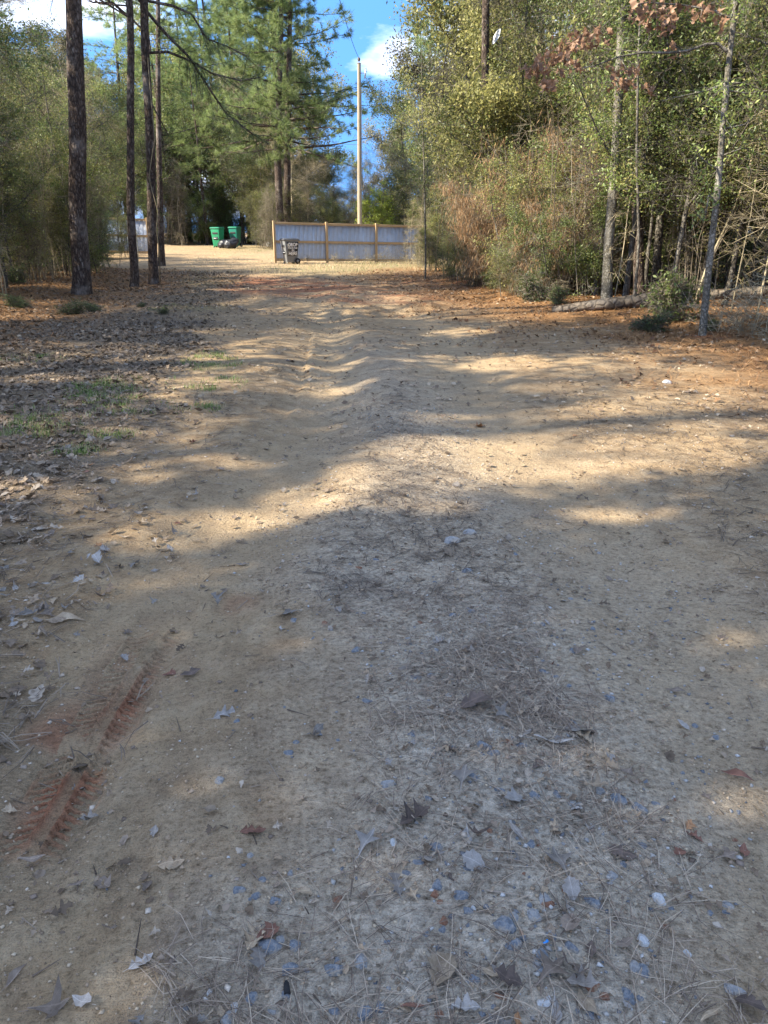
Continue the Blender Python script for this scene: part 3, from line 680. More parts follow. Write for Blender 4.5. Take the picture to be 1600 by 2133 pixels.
PR['briar'] = [bush('dry briar', 300 + k, 1.1, .6, 6, .05, 60, .05, .022, 'leaf_grey', 'stem_tan', .006, .5, .3, 4, 1.0, .2, ntwig=2) for k in range(2)]

# ------------------------------------------------------------------ sun pattern on the ground that the crowns are cut to
SUNLIT = [  # painted in order: centre, half sizes (photo pixels), turn, share of sun
    (1150, 945, 430, 62, 0, 1), (1420, 862, 340, 55, 0, .8), (900, 1012, 230, 40, 0, .9), (600, 1062, 270, 42, -9, 1), (340, 1112, 220, 38, -5, .95), (110, 1018, 150, 26, 0, .95),
    (350, 962, 210, 40, 0, .6), (200, 900, 210, 30, 0, .6), (1260, 748, 380, 42, 0, .65), (1500, 800, 170, 34, 0, .9), (640, 905, 170, 55, -6, .05), (880, 822, 165, 62, 0, .04),
    (1060, 830, 150, 30, 0, .15), (950, 872, 130, 16, -4, .3), (480, 832, 200, 22, 0, .08), (290, 850, 240, 34, 0, .3), (1110, 700, 260, 44, 0, .05), (820, 700, 130, 52, 0, .12),
    (1040, 756, 120, 14, 0, 1), (690, 752, 100, 9, 0, 1), (660, 800, 80, 12, 0, .9), (650, 690, 120, 8, 0, .6), (480, 745, 150, 9, 0, .9), (420, 800, 180, 17, 0, .8), (100, 790, 130, 13, 0, .8),
    (230, 680, 330, 42, 0, .12), (380, 688, 130, 6, 0, .7), (200, 720, 120, 5, 0, .6), (1250, 1032, 250, 22, 0, .12), (1280, 1070, 150, 21, 0, 1), (1560, 1060, 130, 48, 0, .04), (950, 1055, 120, 24, 0, .4),
    (450, 610, 170, 24, 0, .12), (800, 584, 150, 10, 0, .2), (880, 640, 260, 22, 0, .9), (1110, 640, 150, 28, 0, .9), (500, 562, 160, 14, 0, .95), (700, 560, 160, 12, 0, .95), (960, 690, 90, 9, 0, .8),
    (1150, 1180, 640, 92, 0, .02), (1545, 1335, 125, 75, 0, .8), (1510, 1450, 130, 55, 0, .5), (60, 1212, 130, 36, 0, .3), (410, 1198, 140, 30, -8, .65), (240, 1232, 60, 18, 0, .5),
    (330, 1822, 200, 34, -20, .45), (620, 1832, 170, 66, -25, .5), (380, 1962, 130, 36, -15, .4), (300, 2092, 190, 32, -10, .6), (810, 1932, 95, 48, 0, .65), (655, 1666, 62, 30, 0, .4),
    (1480, 1762, 120, 38, 10, .5), (30, 1560, 64, 60, 0, .5), (490, 2112, 130, 30, 0, .7), (1585, 1660, 62, 80, 0, .6), (760, 2110, 90, 30, 0, .45)]

def sun_share(x, y):
    px, py = to_px(x, y, 0 * x)
    n = fbm(x * .55 + 3, y * 1.25, 4, 71)
    s = .06 + .36 * smooth(1120, 1080, py) * smooth(.38, .56, n) + .4 * smooth(565, 540, py)
    w = 26 * (fbm(x * 1.3, y * 2.2, 3, 72) - .5)
    for cx, cy, rx, ry, rot, v in SUNLIT:
        e = ell(px + w * 2, py + w * .7 * np.clip((py - 560) / 500, .1, 1), cx, cy, rx, ry, rot, .22); s = s * (1 - e) + v * e
    return np.clip(s, 0, 1)

# ------------------------------------------------------------------ tall trees along the west side, crowns shaped leaf by leaf to shade the track
KX, KY = SUN_TO.x / math.tan(math.radians(SUN_EL)), SUN_TO.y / math.tan(math.radians(SUN_EL))
pg1, pg2, pg3, pg4 = G(168, 612), G(276, 598), G(319, 592), G(334, 545)
def trunk_px(pts, Y0):
    """trunk path through photo pixels at one distance, on up beyond the frame"""
    return [at_depth(px, py, Y0) for px, py in pts]
WEST = [  # name, x, y, height, trunk radius, crown from, label
    ('oak_tree', -8.6, -4.2, 15, .24, 'tall oak tree standing beside the track behind where the tyre print starts'),
    ('oak_tree', -7.4, -0.9, 14, .20, 'slender oak tree nearest the red tyre print on the shaded verge'),
    ('oak_tree', -9.8, 7.0, 16, .26, 'broad oak tree on the verge level with the broken rut'),
    ('oak_tree', -12.4, 12.4, 16, .25, 'oak tree in the woods abreast of the green grass patches'),
    ('oak_tree', -15.0, 18.0, 17, .22, 'oak tree deep in the woods behind the thickest pine trunk'),
    ('oak_tree', -17.0, 1.0, 18, .28, 'oak tree farthest back from the track near its shaded end'),
    ('oak_tree', -18.5, 8.5, 18, .28, 'oak tree farthest back from the track level with its rut'),
]
west = [dict(x=a[1], y=a[2], h=a[3], r=a[4], label=a[5], kind='oak') for a in WEST]
west += [dict(x=pg1.x, y=pg1.y, h=19, r=.215, kind='pine', base=6.8, px=[(168, 612), (166, 480), (160, 300), (153, 140), (149, 0)], label='thickest dark pine trunk at the edge of the woods by the leaf strewn verge', z0=pg1.z),
         dict(x=pg2.x, y=pg2.y, h=16, r=.115, kind='pine', base=7.4, px=[(277, 600), (275, 450), (272, 250), (269, 120), (267, 0)], label='thin straight pine between the thickest pine and the curving one', z0=pg2.z),
         dict(x=pg3.x, y=pg3.y, h=17, r=.14, kind='pine', base=7.4, px=[(320, 594), (314, 480), (312, 360), (308, 240), (303, 100), (299, 0)], label='gently curving pine with a pale vine climbing up its trunk', z0=pg3.z)]
g = np.random.default_rng(5)
NS = 330000
Sx = g.uniform(-16, 10, NS); Sy = g.uniform(.2, 31, NS)
keep = (np.abs(Sx) < .62 * Sy + 2.6) & (Sx < edge_x(EDGE_R, Sy) + .6 + 1.0 * smooth(9, 11, Sy) * smooth(19, 16.5, Sy)) & (Sx > edge_x(EDGE_L, Sy) + .4 + 5.0 * smooth(13, 17, Sy))
dens = np.where(Sy < 4, 1.0, np.where(Sy < 13, .75, .42)); keep &= g.random(NS) < dens
Sx, Sy = Sx[keep], Sy[keep]
keep = g.random(len(Sx)) < -np.log(np.maximum(sun_share(Sx, Sy), .045)) / 3.0; Sx, Sy = Sx[keep], Sy[keep]
tx = np.array([w['x'] for w in west]); ty = np.array([w['y'] for w in west]); th = np.array([w['h'] for w in west])
best = np.full(len(Sx), -1); bz = np.zeros(len(Sx)); bd = np.full(len(Sx), 1e9)
for _ in range(10):                                    # which crown gets a leaf put in the sun's way there, and how high
    z = g.uniform(7.2, 17.5, len(Sx)); X, Y = Sx - KX * z, Sy - KY * z
    d = np.hypot(X[:, None] - tx, Y[:, None] - ty) + .25 * np.abs(z[:, None] - .72 * th) + np.where(z[:, None] > th, 9, 0)
    d += np.where((z[:, None] < np.array([w.get('base', 6.0) for w in west])), 9, 0)
    d += np.where((Y > 2) & ((z - 1.4) < .262 * Y), 50, 0)[:, None]        # stay above what the picture shows
    k = d.argmin(1); m = d[np.arange(len(k)), k]; better = m < bd - 1.0
    best = np.where(better, k, best); bz = np.where(better, z, bz); bd = np.where(better, m, bd)
okc = bd < 8.5
CX, CY, CZ, CT = (Sx - KX * bz)[okc], (Sy - KY * bz)[okc], bz[okc], best[okc]
for k, w in enumerate(west):
    me = CT == k; c = np.stack([CX[me], CY[me], CZ[me]], 1); z0 = w.get('z0', hz(w['x'], w['y']))
    o = root('pine_tree' if w['kind'] == 'pine' else 'oak_tree', (w['x'], w['y'], z0), w['label'], 'tree')
    org = np.array([w['x'], w['y'], z0]); gg = np.random.default_rng(40 + k)
    if 'px' in w:
        path = [np.array(at_depth(px, py, w['y'])) - org for px, py in w['px']]; d = path[-1] - path[-2]; d /= np.linalg.norm(d); d = d * .35 + np.array([0, 0, .65])
        while path[-1][2] < w['h']: path.append(path[-1] + d * 1.6 / d[2] * 1.0)
        path[0] = path[0] - np.array([0, 0, .15]); path = np.array(path)
        zi = np.linspace(path[0, 2], path[-1, 2], 40); path = np.stack([np.interp(zi, path[:, 2], path[:, j]) for j in range(3)], 1)
    else: path = stem_path(gg, w['h'], .05, .03, 26)
    path[1:-1, :2] += (np.stack([vnoise(path[1:-1, 2] * .5, path[1:-1, 2] * 0 + k, 3), vnoise(path[1:-1, 2] * .5, path[1:-1, 2] * 0 + k, 4)], 1) - .5) * .10
    zz = np.clip((path[:, 2] + .1) / w['h'], 0, 1); rad = w['r'] * (1 - .62 * zz) * (1 + .28 * np.exp(-(path[:, 2] + .15) / .22))
    parts = [tube(path, rad, 18, .05, 9 * k)]
    if len(c) > 50:
        tips = c[gg.choice(len(c), min(46, len(c)))] - org; p0s, p1s, r0s, r1s = [], [], [], []
        for t in tips:                                  # limbs that carry the crown
            zb = max(path[2, 2], min(path[-2, 2], t[2] - .45 * math.hypot(t[0], t[1]) * (.4 + .8 * gg.random())))
            q = np.array([np.interp(zb, path[:, 2], path[:, j]) for j in range(3)]); n = 6; pts = [q]
            for s in range(1, n + 1):
                f = s / n; p = q + (t - q) * f; p[2] = q[2] + (t[2] - q[2]) * f ** .8; pts.append(p + gg.normal(size=3) * .12 * (s < n))
            pts = np.array(pts); rr = np.linspace(w['r'] * .22, .012, n + 1)
            for s in range(n): p0s.append(pts[s]); p1s.append(pts[s + 1]); r0s.append(rr[s]); r1s.append(rr[s + 1])
            for s in range(2, n + 1):
                for _ in range(3):
                    e = gg.normal(size=3); e /= np.linalg.norm(e); p0s.append(pts[s]); p1s.append(pts[s] + e * (.3 + .7 * gg.random())); r0s.append(.009); r1s.append(.003)
        parts.append(sticks(p0s, p1s, r0s, r1s))
    wv, wf = merge(parts)
    link('trunk', mesh('west trunk', wv, [wf], M['bark_pine' if w['kind'] == 'pine' else 'bark_grey'], None, True), o)
    if len(c):
        if w['kind'] == 'pine':
            rp = np.repeat(c - org, 2, 0); rp += gg.normal(size=rp.shape) * .05; V, F, rn = leaf_quads(rp, .26, .055, gg, .2, .3); mm = M['needle']
        else: V, F, rn = leaf_quads(c - org, .23, .145, gg, .1, .6); mm = M['leaf_mid']
        link('crown', mesh('west crown', V, [F], mm, {'rnd': rn}), o)
    w['o'] = o; w['path'] = path + org
print('canopy leaves', len(CX), 'of', len(Sx))

# ------------------------------------------------------------------ woods: every plant one thing
LOG_AT = G(1235, 642); SAP_AT = G(1464, 699); MOT_AT = G(1266, 626); TAN_AT = G(1010, 604); SLIM_AT = G(886, 582)
LANDMARK = [('the fallen log', LOG_AT), ('the leaning pale sapling', SAP_AT), ('the tall mottled trunk', MOT_AT), ('the dead brown tangle', TAN_AT), ('the slim sapling', SLIM_AT),
            ('the thickest pine', pg1), ('the curving pine', pg3), ('the short fence', Vector((-13, 40, 0))), ('the green bins', Vector((-9.5, 47, 0))), ('the twin pines', Vector((-6, 48.5, 0))),
            ('the utility pole', Vector((-1.3, 43, 0))), ('the long metal fence', Vector((1, 38.5, 0))), ('the mossy grass patches', Vector((-9, 11, 0)))]
def lab(desc, x, y):
    nm, p = min(LANDMARK, key=lambda q: math.hypot(q[1].x - x, q[1].y - y)); d = math.hypot(p.x - x, p.y - y)
    rel = 'close beside' if d < 1.7 else 'in front of' if y < p.y - 2.0 else 'deep behind' if y > p.y + 6 else 'behind' if y > p.y + 1.8 else 'to the side of'
    return f'{desc} {rel} {nm}', f'{desc}s {rel} {nm}', d
DESC = {'stems': ('thin_stemmed_shrub', 'thicket of thin tan stems', 'shrub'), 'ever': ('evergreen_shrub', 'dense dark evergreen shrub', 'shrub'), 'olive': ('olive_shrub', 'olive leaved wispy shrub', 'shrub'), 'thicket': ('thin_stemmed_shrub', 'clump of thin grey stems', 'shrub'),
        'low': ('low_shrub', 'knee high green shrub', 'shrub'), 'dry': ('dead_tangle', 'tangle of dead brown straw', 'shrub'), 'under': ('small_tree', 'small leafy understory tree', 'tree'),
        'tall': ('broadleaf_tree', 'tall broadleaf tree', 'tree'), 'bare': ('leafless_tree', 'leafless pale tree', 'tree'), 'pine': ('pine_tree', 'tall green pine', 'tree'),
        'sapling': ('bare_sapling', 'thin nearly bare sapling', 'tree'), 'briar': ('dry_briar', 'sprawling dry briar', 'shrub')}
GROWN = {}
def grow(kind, x, y, scale=1.0, var=None, squash=None, sink=0.0, desc=None):
    nm, ds, cat = DESC[kind]; v = random.randrange(len(PR[kind])) if var is None else var
    l, gr, d = lab(desc or ds, x, y)
    o = place(PR[kind][v], nm, (x, y, hz(x, y) - sink), l, cat, gr, None, scale, squash); GROWN.setdefault(gr, []).append((d, o)); return o

def spots(x0, x1, y0, y1, dist, inside, seed, tries=4000):
    r = random.Random(seed); out = []
    for _ in range(tries):
        x, y = r.uniform(x0, x1), r.uniform(y0, y1)
        if inside(x, y) and all((x - a) ** 2 + (y - b) ** 2 > dist ** 2 for a, b in out): out.append((x, y))
    return out
def seen(x, y, m=1.5): return abs(x) < .53 * y + m
def pick(r, table):
    t = r.random() * sum(w for _, w in table)
    for k, w in table:
        t -= w
        if t <= 0: return k
    return table[-1][0]

rr = random.Random(77); random.seed(77)
# --- east side
def de(x, y): return x - float(edge_x(EDGE_R, y))
for x, y in spots(2, 9, 10.5, 27.5, 1.0, lambda x, y: seen(x, y) and .15 < de(x, y) < 1.5 and not (10 < y < 18 and de(x, y) < .9), 1):
    if y > 17: k = pick(rr, [('ever', 3), ('olive', 3), ('dry', 1.2), ('low', 1.0), ('thicket', 1.5)]); s = rr.uniform(.5, .85)
    else: k = pick(rr, [('low', .8), ('sapling', 3), ('briar', .8), ('bare', 1.2)]); s = rr.uniform(.7, 1.1)
    grow(k, x, y, s if k not in ('low', 'briar', 'sapling') else s * 1.15)
for x, y in spots(2, 16, 10, 31, 1.25, lambda x, y: seen(x, y) and 1.2 < de(x, y) < 4.8, 2):
    k = pick(rr, [('under', 4.2), ('olive', 2.2 if y > 17.5 else .3), ('thicket', 2.0 if y > 17.5 else .5), ('sapling', 3.0), ('bare', 1.0), ('ever', .9 if y > 17.5 else 0), ('dry', .25)]); grow(k, x, y, rr.uniform(.75, 1.1))
for x, y in spots(4, 24, 11, 36, 1.75, lambda x, y: seen(x, y, 3) and 4.4 < de(x, y) < 11, 3):
    k = pick(rr, [('under', 3), ('tall', 1.6), ('thicket', 1.6), ('ever', 2.2), ('olive', 1.4)]); grow(k, x, y, rr.uniform(.9, 1.25))
for x, y, v, s in ((3.0, 28.5, 1, .82), (3.5, 32.5, 1, .85), (4.7, 31, 0, .95), (3.9, 37.5, 2, .8), (6.2, 36, 1, 1.0), (3.3, 24.4, 1, .66), (5.0, 22.5, 0, .75), (6.3, 18.5, 1, .72), (7.6, 15.2, 0, .7), (8.5, 25, 2, 1)):
    grow('tall', x, y, s, v, desc='tall olive leaved tree')
for x, y, s in ((1.55, 41.5, .55), (2.2, 43.5, .8), (3.6, 42, .95), (5.2, 41.5, 1.0), (.8, 45, .62), (2.0, 48, .8), (4, 47, 1.1)):
    grow('olive' if s > .7 else 'ever', x, y, s)
# --- west side
def dw(x, y): return float(edge_x(EDGE_L, y)) - x
for x, y in spots(-26, -8, 12, 34, .98, lambda x, y: seen(x, y) and -.1 < dw(x, y) < 2.6 and math.hypot(x - pg1.x, y - pg1.y) > .9 and not (dw(x, y) < 1.0 and y > 17), 4):
    k = pick(rr, [('thicket', 2.2), ('sapling', 2.4), ('ever', .7), ('olive', 1.6), ('low', .5), ('under', 2.2), ('bare', .8)]); grow(k, x, y, rr.uniform(.65, 1.0))
for x, y in spots(-30, -8, 13, 37, 2.15, lambda x, y: seen(x, y, 2) and 2.6 < dw(x, y) < 7 and not (x > -15 and y > 34), 5):
    k = pick(rr, [('under', 2.6), ('thicket', 2.6), ('ever', .8), ('olive', 2.2), ('bare', 1.6)]); grow(k, x, y, rr.uniform(.8, 1.15))
def sun_lane(x, y): return x < -9 and abs((y - 46.0) - .31 * (x + 9.5)) < 1.7 and x > -27
for x, y in spots(-36, -10, 24, 46, 3.0, lambda x, y: seen(x, y, 3) and 6.5 < dw(x, y) < 15 and not (x > -16 and y > 34) and not sun_lane(x, y), 6):
    k = pick(rr, [('under', 3), ('tall', .8), ('olive', 2), ('pine', .5), ('thicket', 1.5)]); grow(k, x, y, rr.uniform(.8, 1.1))
for x, y in spots(-44, -20, 14, 50, 2.6, lambda x, y: seen(x, y, 3) and -.27 * y - 19.5 > x > -.27 * y - 27, 13):
    grow(pick(rr, [('under', 3), ('tall', 2), ('olive', 1)]), x, y, rr.uniform(.9, 1.2))
for x, y in spots(-22, -8, 13, 31, 1.75, lambda x, y: seen(x, y, .5) and .1 < dw(x, y) < 4.5 and math.hypot(x - pg1.x, y - pg1.y) > .8 and not (dw(x, y) < .9 and y > 21), 14):
    k = pick(rr, [('stems', 3), ('sapling', 1)]); grow(k, x, y, rr.uniform(.75, 1.1), rr.choice((0, 1)))
for x, y in spots(4, 14, 10.5, 27, 2.0, lambda x, y: seen(x, y, .5) and .6 < de(x, y) < 4.5, 15):
    grow('stems', x, y, rr.uniform(.75, 1.15), rr.choice((2, 3)), desc='thicket of thin grey stems')
for x, y, k, s in ((-6.6, 6.4, 'sapling', 1.1), (-8.2, 11.2, 'bare', .85)):  # unseen pair added to cast thin shadow streaks on the track
    grow(k, x, y, s)
for x, y in spots(5.5, 13, 12, 24, 1.75, lambda x, y: seen(x, y, 1) and 1.3 < de(x, y) < 6, 16):
    grow('under', x, y, rr.uniform(.72, .95), rr.choice((0, 1, 1)), desc='leafy dark green understory tree')
for x, y in spots(-20, -9, 15, 32, 2.7, lambda x, y: seen(x, y, 0) and .8 < dw(x, y) < 4, 17):
    grow('under', x, y, rr.uniform(.6, .85), 1, desc='leafy green understory tree')
for x, y, v, s in ((-7.7, 12.6, 1, .95), (-9.6, 17.4, 1, .78), (-9.9, 21.5, 1, .66), (-11.6, 28, 1, .8)):
    grow('under', x, y, s, v, desc='overhanging green understory tree')
for x, y in ((-10.7, 54.6), (-9.3, 55.2), (-11.6, 55.6)): grow('ever', x, y, 1.35)
# --- beyond the clearing
for x, y in spots(-34, -6.8, 50.0, 59, 1.55, lambda x, y: seen(x, y, 2) and not (abs(x + 10.0) < 1.6 and y < 53), 7):
    k = pick(rr, [('under', 3.4), ('ever', 3), ('thicket', 1), ('olive', .6), ('bare', .7)]); grow(k, x, y, rr.uniform(.9, 1.3))
for x, y in spots(-7.5, -4.6, 46.3, 52, 1.3, lambda x, y: True, 8):
    k = pick(rr, [('thicket', 2.0), ('olive', 1.6), ('bare', 1.2), ('ever', .3)]); grow(k, x, y, rr.uniform(.6, .85))
for x, y in spots(-5, 9, 46, 57, 1.7, lambda x, y: y > 46 + .3 * abs(x), 9):
    k = pick(rr, [('thicket', 1.6), ('olive', 2.2), ('ever', 1.5), ('bare', .7)]); grow(k, x, y, rr.uniform(.75, 1.0) * (.9 if x < .5 else 1.15))
for x, y in spots(-46, 46, 60, 80, 3.4, lambda x, y: not (-7.0 < x < 1.6), 10):
    k = pick(rr, [('tall', 4), ('pine', 1.6), ('under', 1.6)]); grow(k, x, y, rr.uniform(.85, 1.2))
for x, y in spots(-7, 1.6, 60, 72, 2.4, lambda x, y: True, 12):
    grow(pick(rr, [('under', 2), ('olive', 2), ('ever', 1)]), x, y, rr.uniform(.75, .95))
for px, Y, s in ((520, 57, .9), (455, 60, 1.0), (395, 58, .95), (365, 54, .9), (640, 66, .5), (505, 66, 1)):
    q = at_depth(px, 480, Y); grow('pine', q.x, Y, s)
# bright shrub right behind the pole
PR['lime'] = [bush('bright shrub', 330, 4.2, 1.5, 5, .3, 13000, .075, .04, 'leaf_yellow', 'bark_grey', .03, 1.0, .4, 22, .35, .1)]
q = at_depth(790, 470, 45.0); place(PR['lime'][0], 'bright_shrub', (q.x, q.y, hz(q.x, q.y)), 'bright yellow green shrub rising behind the fence next to the utility pole', 'shrub', None, 1.2, .95)

# --- the twin pines behind the fence
def path_px(pts, Y, z0, top):
    P = [np.array(at_depth(px, py, Y)) for px, py in pts]; b = P[0].copy(); b[2] = z0 - .2; P = [b] + P[1:]; d = np.array([0.02, 0, 1.0])
    while P[-1][2] < top: P.append(P[-1] + d * 1.5)
    P = np.array(P); z = np.linspace(P[0, 2], P[-1, 2], 26); return np.stack([np.interp(z, P[:, 2], P[:, k]) for k in range(3)], 1)
for k, (pts, Y, sd, lb) in enumerate(((((586, 520), (578, 330), (581, 200), (586, 60)), 47.0, 411, 'pine with the darker trunk, one of the twin pines behind the fence corner'),
                                      (((597, 520), (599, 320), (602, 150), (604, 40)), 47.8, 412, 'pine with the straighter trunk of the twin pines, nearer the utility pole'))):
    pa = path_px(pts, Y, hz(at_depth(*pts[0], Y).x, Y), 18.5); base = pa[0] + np.array([0, 0, .2])
    pr = pine('twin pine', sd, 18, 5.2 if k else 4.9, 5.4, .24, 22, .30, .017, pa - base, 1.25, True, .48)
    place(pr, 'pine_tree', tuple(base), lb, 'tree', None, 0.0)
# --- young pines seen left of them
for px, py, Y, s in ((432, 500, 52, .62), (545, 500, 56, .8)):
    q = at_depth(px, py, Y); place(PR['pine'][0 if s > .7 else 1], 'pine_tree', (q.x, q.y, hz(q.x, q.y)), 'young pine between the twin pines and the green bins' if s < .7 else 'pine standing right behind the twin pines', 'tree', None, 1.0, s)

# --- named trunks of the east side
def lone_trunk(name, label, pts, Y, r0, bark, top=8.5, parts=None, r1=.45):
    b = G(*pts[0]); pa = [np.array((b.x, b.y, b.z - .12))] + [np.array(at_depth(px, py, Y(py) if callable(Y) else b.y)) for px, py in pts[1:]]
    d = pa[-1] - pa[-2]; d /= np.linalg.norm(d)
    while pa[-1][2] < top: pa.append(pa[-1] + (d * .5 + np.array([0, 0, .5])) * .9)
    pa = np.array(pa); z = np.linspace(pa[0, 2], pa[-1, 2], 30); pa = np.stack([np.interp(z, pa[:, 2], pa[:, k]) for k in range(3)], 1)
    k3 = np.array([.25, .5, .25])
    for _ in range(2): pa[1:-1] = .25 * pa[:-2] + .5 * pa[1:-1] + .25 * pa[2:]
    org = np.array(b); zz = np.linspace(0, 1, 30)
    rad = r0 * .85 * (1 - (1 - r1) * zz) * (1 + .35 * np.exp(-zz * 30)); o = root(name, tuple(b), label, 'tree')
    tv = [tube(pa - org, rad, 14, .07, int(r0 * 900))]
    g = np.random.default_rng(int(r0 * 1000)); p0, p1, a0, a1, t0, t1 = twig_tree(g, [(pa - org, rad)], 16, .9, .35, 2.0, 4)
    tv.append(sticks(p0, p1, np.minimum(a0, .02), np.minimum(a1, .014)))
    V, F = merge(tv); link('trunk', mesh(name + ' trunk', V, [F], M[bark], None, True), o)
    n = 1500; kx = g.integers(0, len(t0), n); c = t0[kx] + (t1[kx] - t0[kx]) * g.random((n, 1)) + g.normal(size=(n, 3)) * .06
    V, F, rn = leaf_quads(c, .06, .028, g, .1); link('crown', mesh(name + ' crown', V, [F], M['leaf_mid'], {'rnd': rn}), o)
    return o, pa
sap, sap_path = lone_trunk('sapling', 'leaning pale sapling with a slender mottled trunk at the edge of the straw', [(1464, 699), (1470, 620), (1483, 500), (1497, 380), (1507, 250), (1519, 120), (1534, 0)], None, .062, 'bark_pale', 6.5, r1=.5)
lone_trunk('slim_tree', 'tall mottled trunk rising straight behind the fallen log', [(1264, 628), (1266, 540), (1270, 470), (1278, 390), (1284, 320), (1290, 160), (1298, 0)], None, .125, 'bark_pale', 11)
lone_trunk('pine_tree', 'dark pine trunk with reddish flaking bark beside the mottled trunk', [(1232, 592), (1236, 520), (1244, 430), (1250, 330), (1255, 100)], None, .30, 'bark_pine', 14)
lone_trunk('pine_tree', 'dark slanting pine trunk between the tangle and the flaking trunk', [(1168, 585), (1175, 520), (1182, 440), (1190, 340), (1200, 100)], None, .17, 'bark_pine', 13)
lone_trunk('slim_tree', 'dark forked trunk rising from behind the thick end of the log', [(1334, 618), (1330, 520), (1326, 430), (1322, 330), (1316, 100)], None, .14, 'bark_pine', 11)
lone_trunk('sapling', 'spindly crooked stem just behind the thick end of the log', [(1322, 642), (1324, 590), (1331, 520), (1330, 440), (1326, 340), (1330, 100)], None, .035, 'bark_grey', 6)
lone_trunk('sapling', 'slim upright sapling by the far end of the long metal fence', [(886, 582), (887, 520), (885, 440), (884, 360), (880, 250)], None, .034, 'bark_pale', 6)
lone_trunk('pine_tree', 'slim trunk standing behind the curving pine by the side road', [(336, 548), (334, 430), (331, 300), (329, 150), (330, 20)], None, .16, 'bark_pine', 13)
lone_trunk('slim_tree', 'pale trunk high among the leaves above the mottled trunk', [(1318, 600), (1312, 400), (1306, 200), (1300, 40)], None, .10, 'bark_pale', 11)
lone_trunk('pine_tree', 'brown pine trunk showing at the top among the olive leaves', [(1010, 585), (1008, 400), (1010, 200), (1012, 20)], None, .16, 'bark_pine', 13)

SHAPES = {   # half width of the blade along its length, per unit length
    'lobed': [(0, .015), (.10, .03), (.24, .22), (.30, .30), (.36, .10), (.48, .12), (.56, .42), (.62, .36), (.68, .12), (.80, .14), (.86, .22), (1, .01)],
    'three lobed': [(0, .012), (.22, .03), (.42, .09), (.52, .16), (.60, .44), (.66, .30), (.74, .10), (.88, .07), (1, .01)],
    'ragged': [(0, .02), (.14, .16), (.22, .27), (.30, .13), (.42, .36), (.5, .25), (.58, .17), (.70, .33), (.78, .2), (.88, .11), (1, .02)],
    'oval': [(0, .012), (.08, .07), (.18, .16), (.30, .235), (.45, .265), (.6, .24), (.75, .175), (.88, .09), (1, .01)],
    'narrow': [(0, .01), (.12, .06), (.25, .10), (.4, .125), (.6, .12), (.75, .09), (.88, .045), (1, .006)],
    'broad': [(0, .02), (.08, .12), (.2, .27), (.28, .25), (.40, .34), (.48, .29), (.6, .33), (.7, .22), (.8, .23), (.9, .10), (1, .01)]}
def leaf_blade(kind, seed, coarse=False):
    g = np.random.default_rng(seed); S = SHAPES[kind]
    if coarse: S = [S[0]] + S[2:-1:2] + [S[-1]]
    t = np.array([s[0] for s in S]); w = np.array([s[1] for s in S]); n = len(t)
    wl = w * (1 + g.normal(size=n) * .16); wr = w * (1 + g.normal(size=n) * .16); bend = .12 * g.normal()
    mid = np.stack([t, bend * np.sin(t * 2.6), 0 * t], 1)
    sw = .12 if kind in ('lobed', 'three lobed', 'ragged', 'broad') else .03
    Lp = mid + np.stack([sw * (w > .2) * g.random(n), wl, 0 * t], 1); Rp = mid + np.stack([sw * (w > .2) * g.random(n), -wr, 0 * t], 1)
    ca, cb, cc = g.normal() * .45, .25 + .65 * abs(g.normal()), g.normal() * .2
    for A in (mid, Lp, Rp): A[:, 2] = .6 * ca * (A[:, 0] - .5) ** 2 + cb * A[:, 1] ** 2 + cc * A[:, 1] * np.sin(3 * A[:, 0]) + .035 * np.sin(9 * A[:, 0] + 5 * A[:, 1] + seed)
    V = np.concatenate([Lp, mid, Rp]); i = np.arange(n - 1)
    F = np.concatenate([np.stack([i + n, i + n + 1, i + 1, i], 1), np.stack([i + 2 * n, i + 2 * n + 1, i + n + 1, i + n], 1)])
    if not coarse:      # stalk
        k = len(V); V = np.concatenate([V, [(-.22, .008 - .05 * bend, .02), (-.22, -.006, .02), (0, .010, .004), (0, -.010, .004)]]); F = np.concatenate([F, [(k, k + 1, k + 3, k + 2)]])
    V[:, 2] -= V[:, 2].min(); return V, F
def hung_blades(c, l0, l1, g):
    """curled leaves hanging from their stalks at the points c"""
    bl = [leaf_blade(k, 40 + s) for s, k in enumerate(('lobed', 'ragged', 'broad', 'lobed', 'ragged', 'three lobed'))]; Vs, Fs, Rs, n = [], [], [], 0
    for p in c:
        V, F = bl[g.integers(0, len(bl))]; d = g.normal(size=3); d[2] = -abs(d[2]) - .7; d /= np.linalg.norm(d); a = np.cross(d, g.normal(size=3)); a /= np.linalg.norm(a); b = np.cross(d, a)
        s = g.uniform(l0, l1); Vc = V * np.array([1, 1, 2.0]); Vs.append(p + s * (Vc[:, :1] * d + Vc[:, 1:2] * a + Vc[:, 2:] * b)); Fs.append(F + n); n += len(V); Rs.append(np.full(len(V), g.random()))
    return np.concatenate(Vs), np.concatenate(Fs), np.concatenate(Rs)
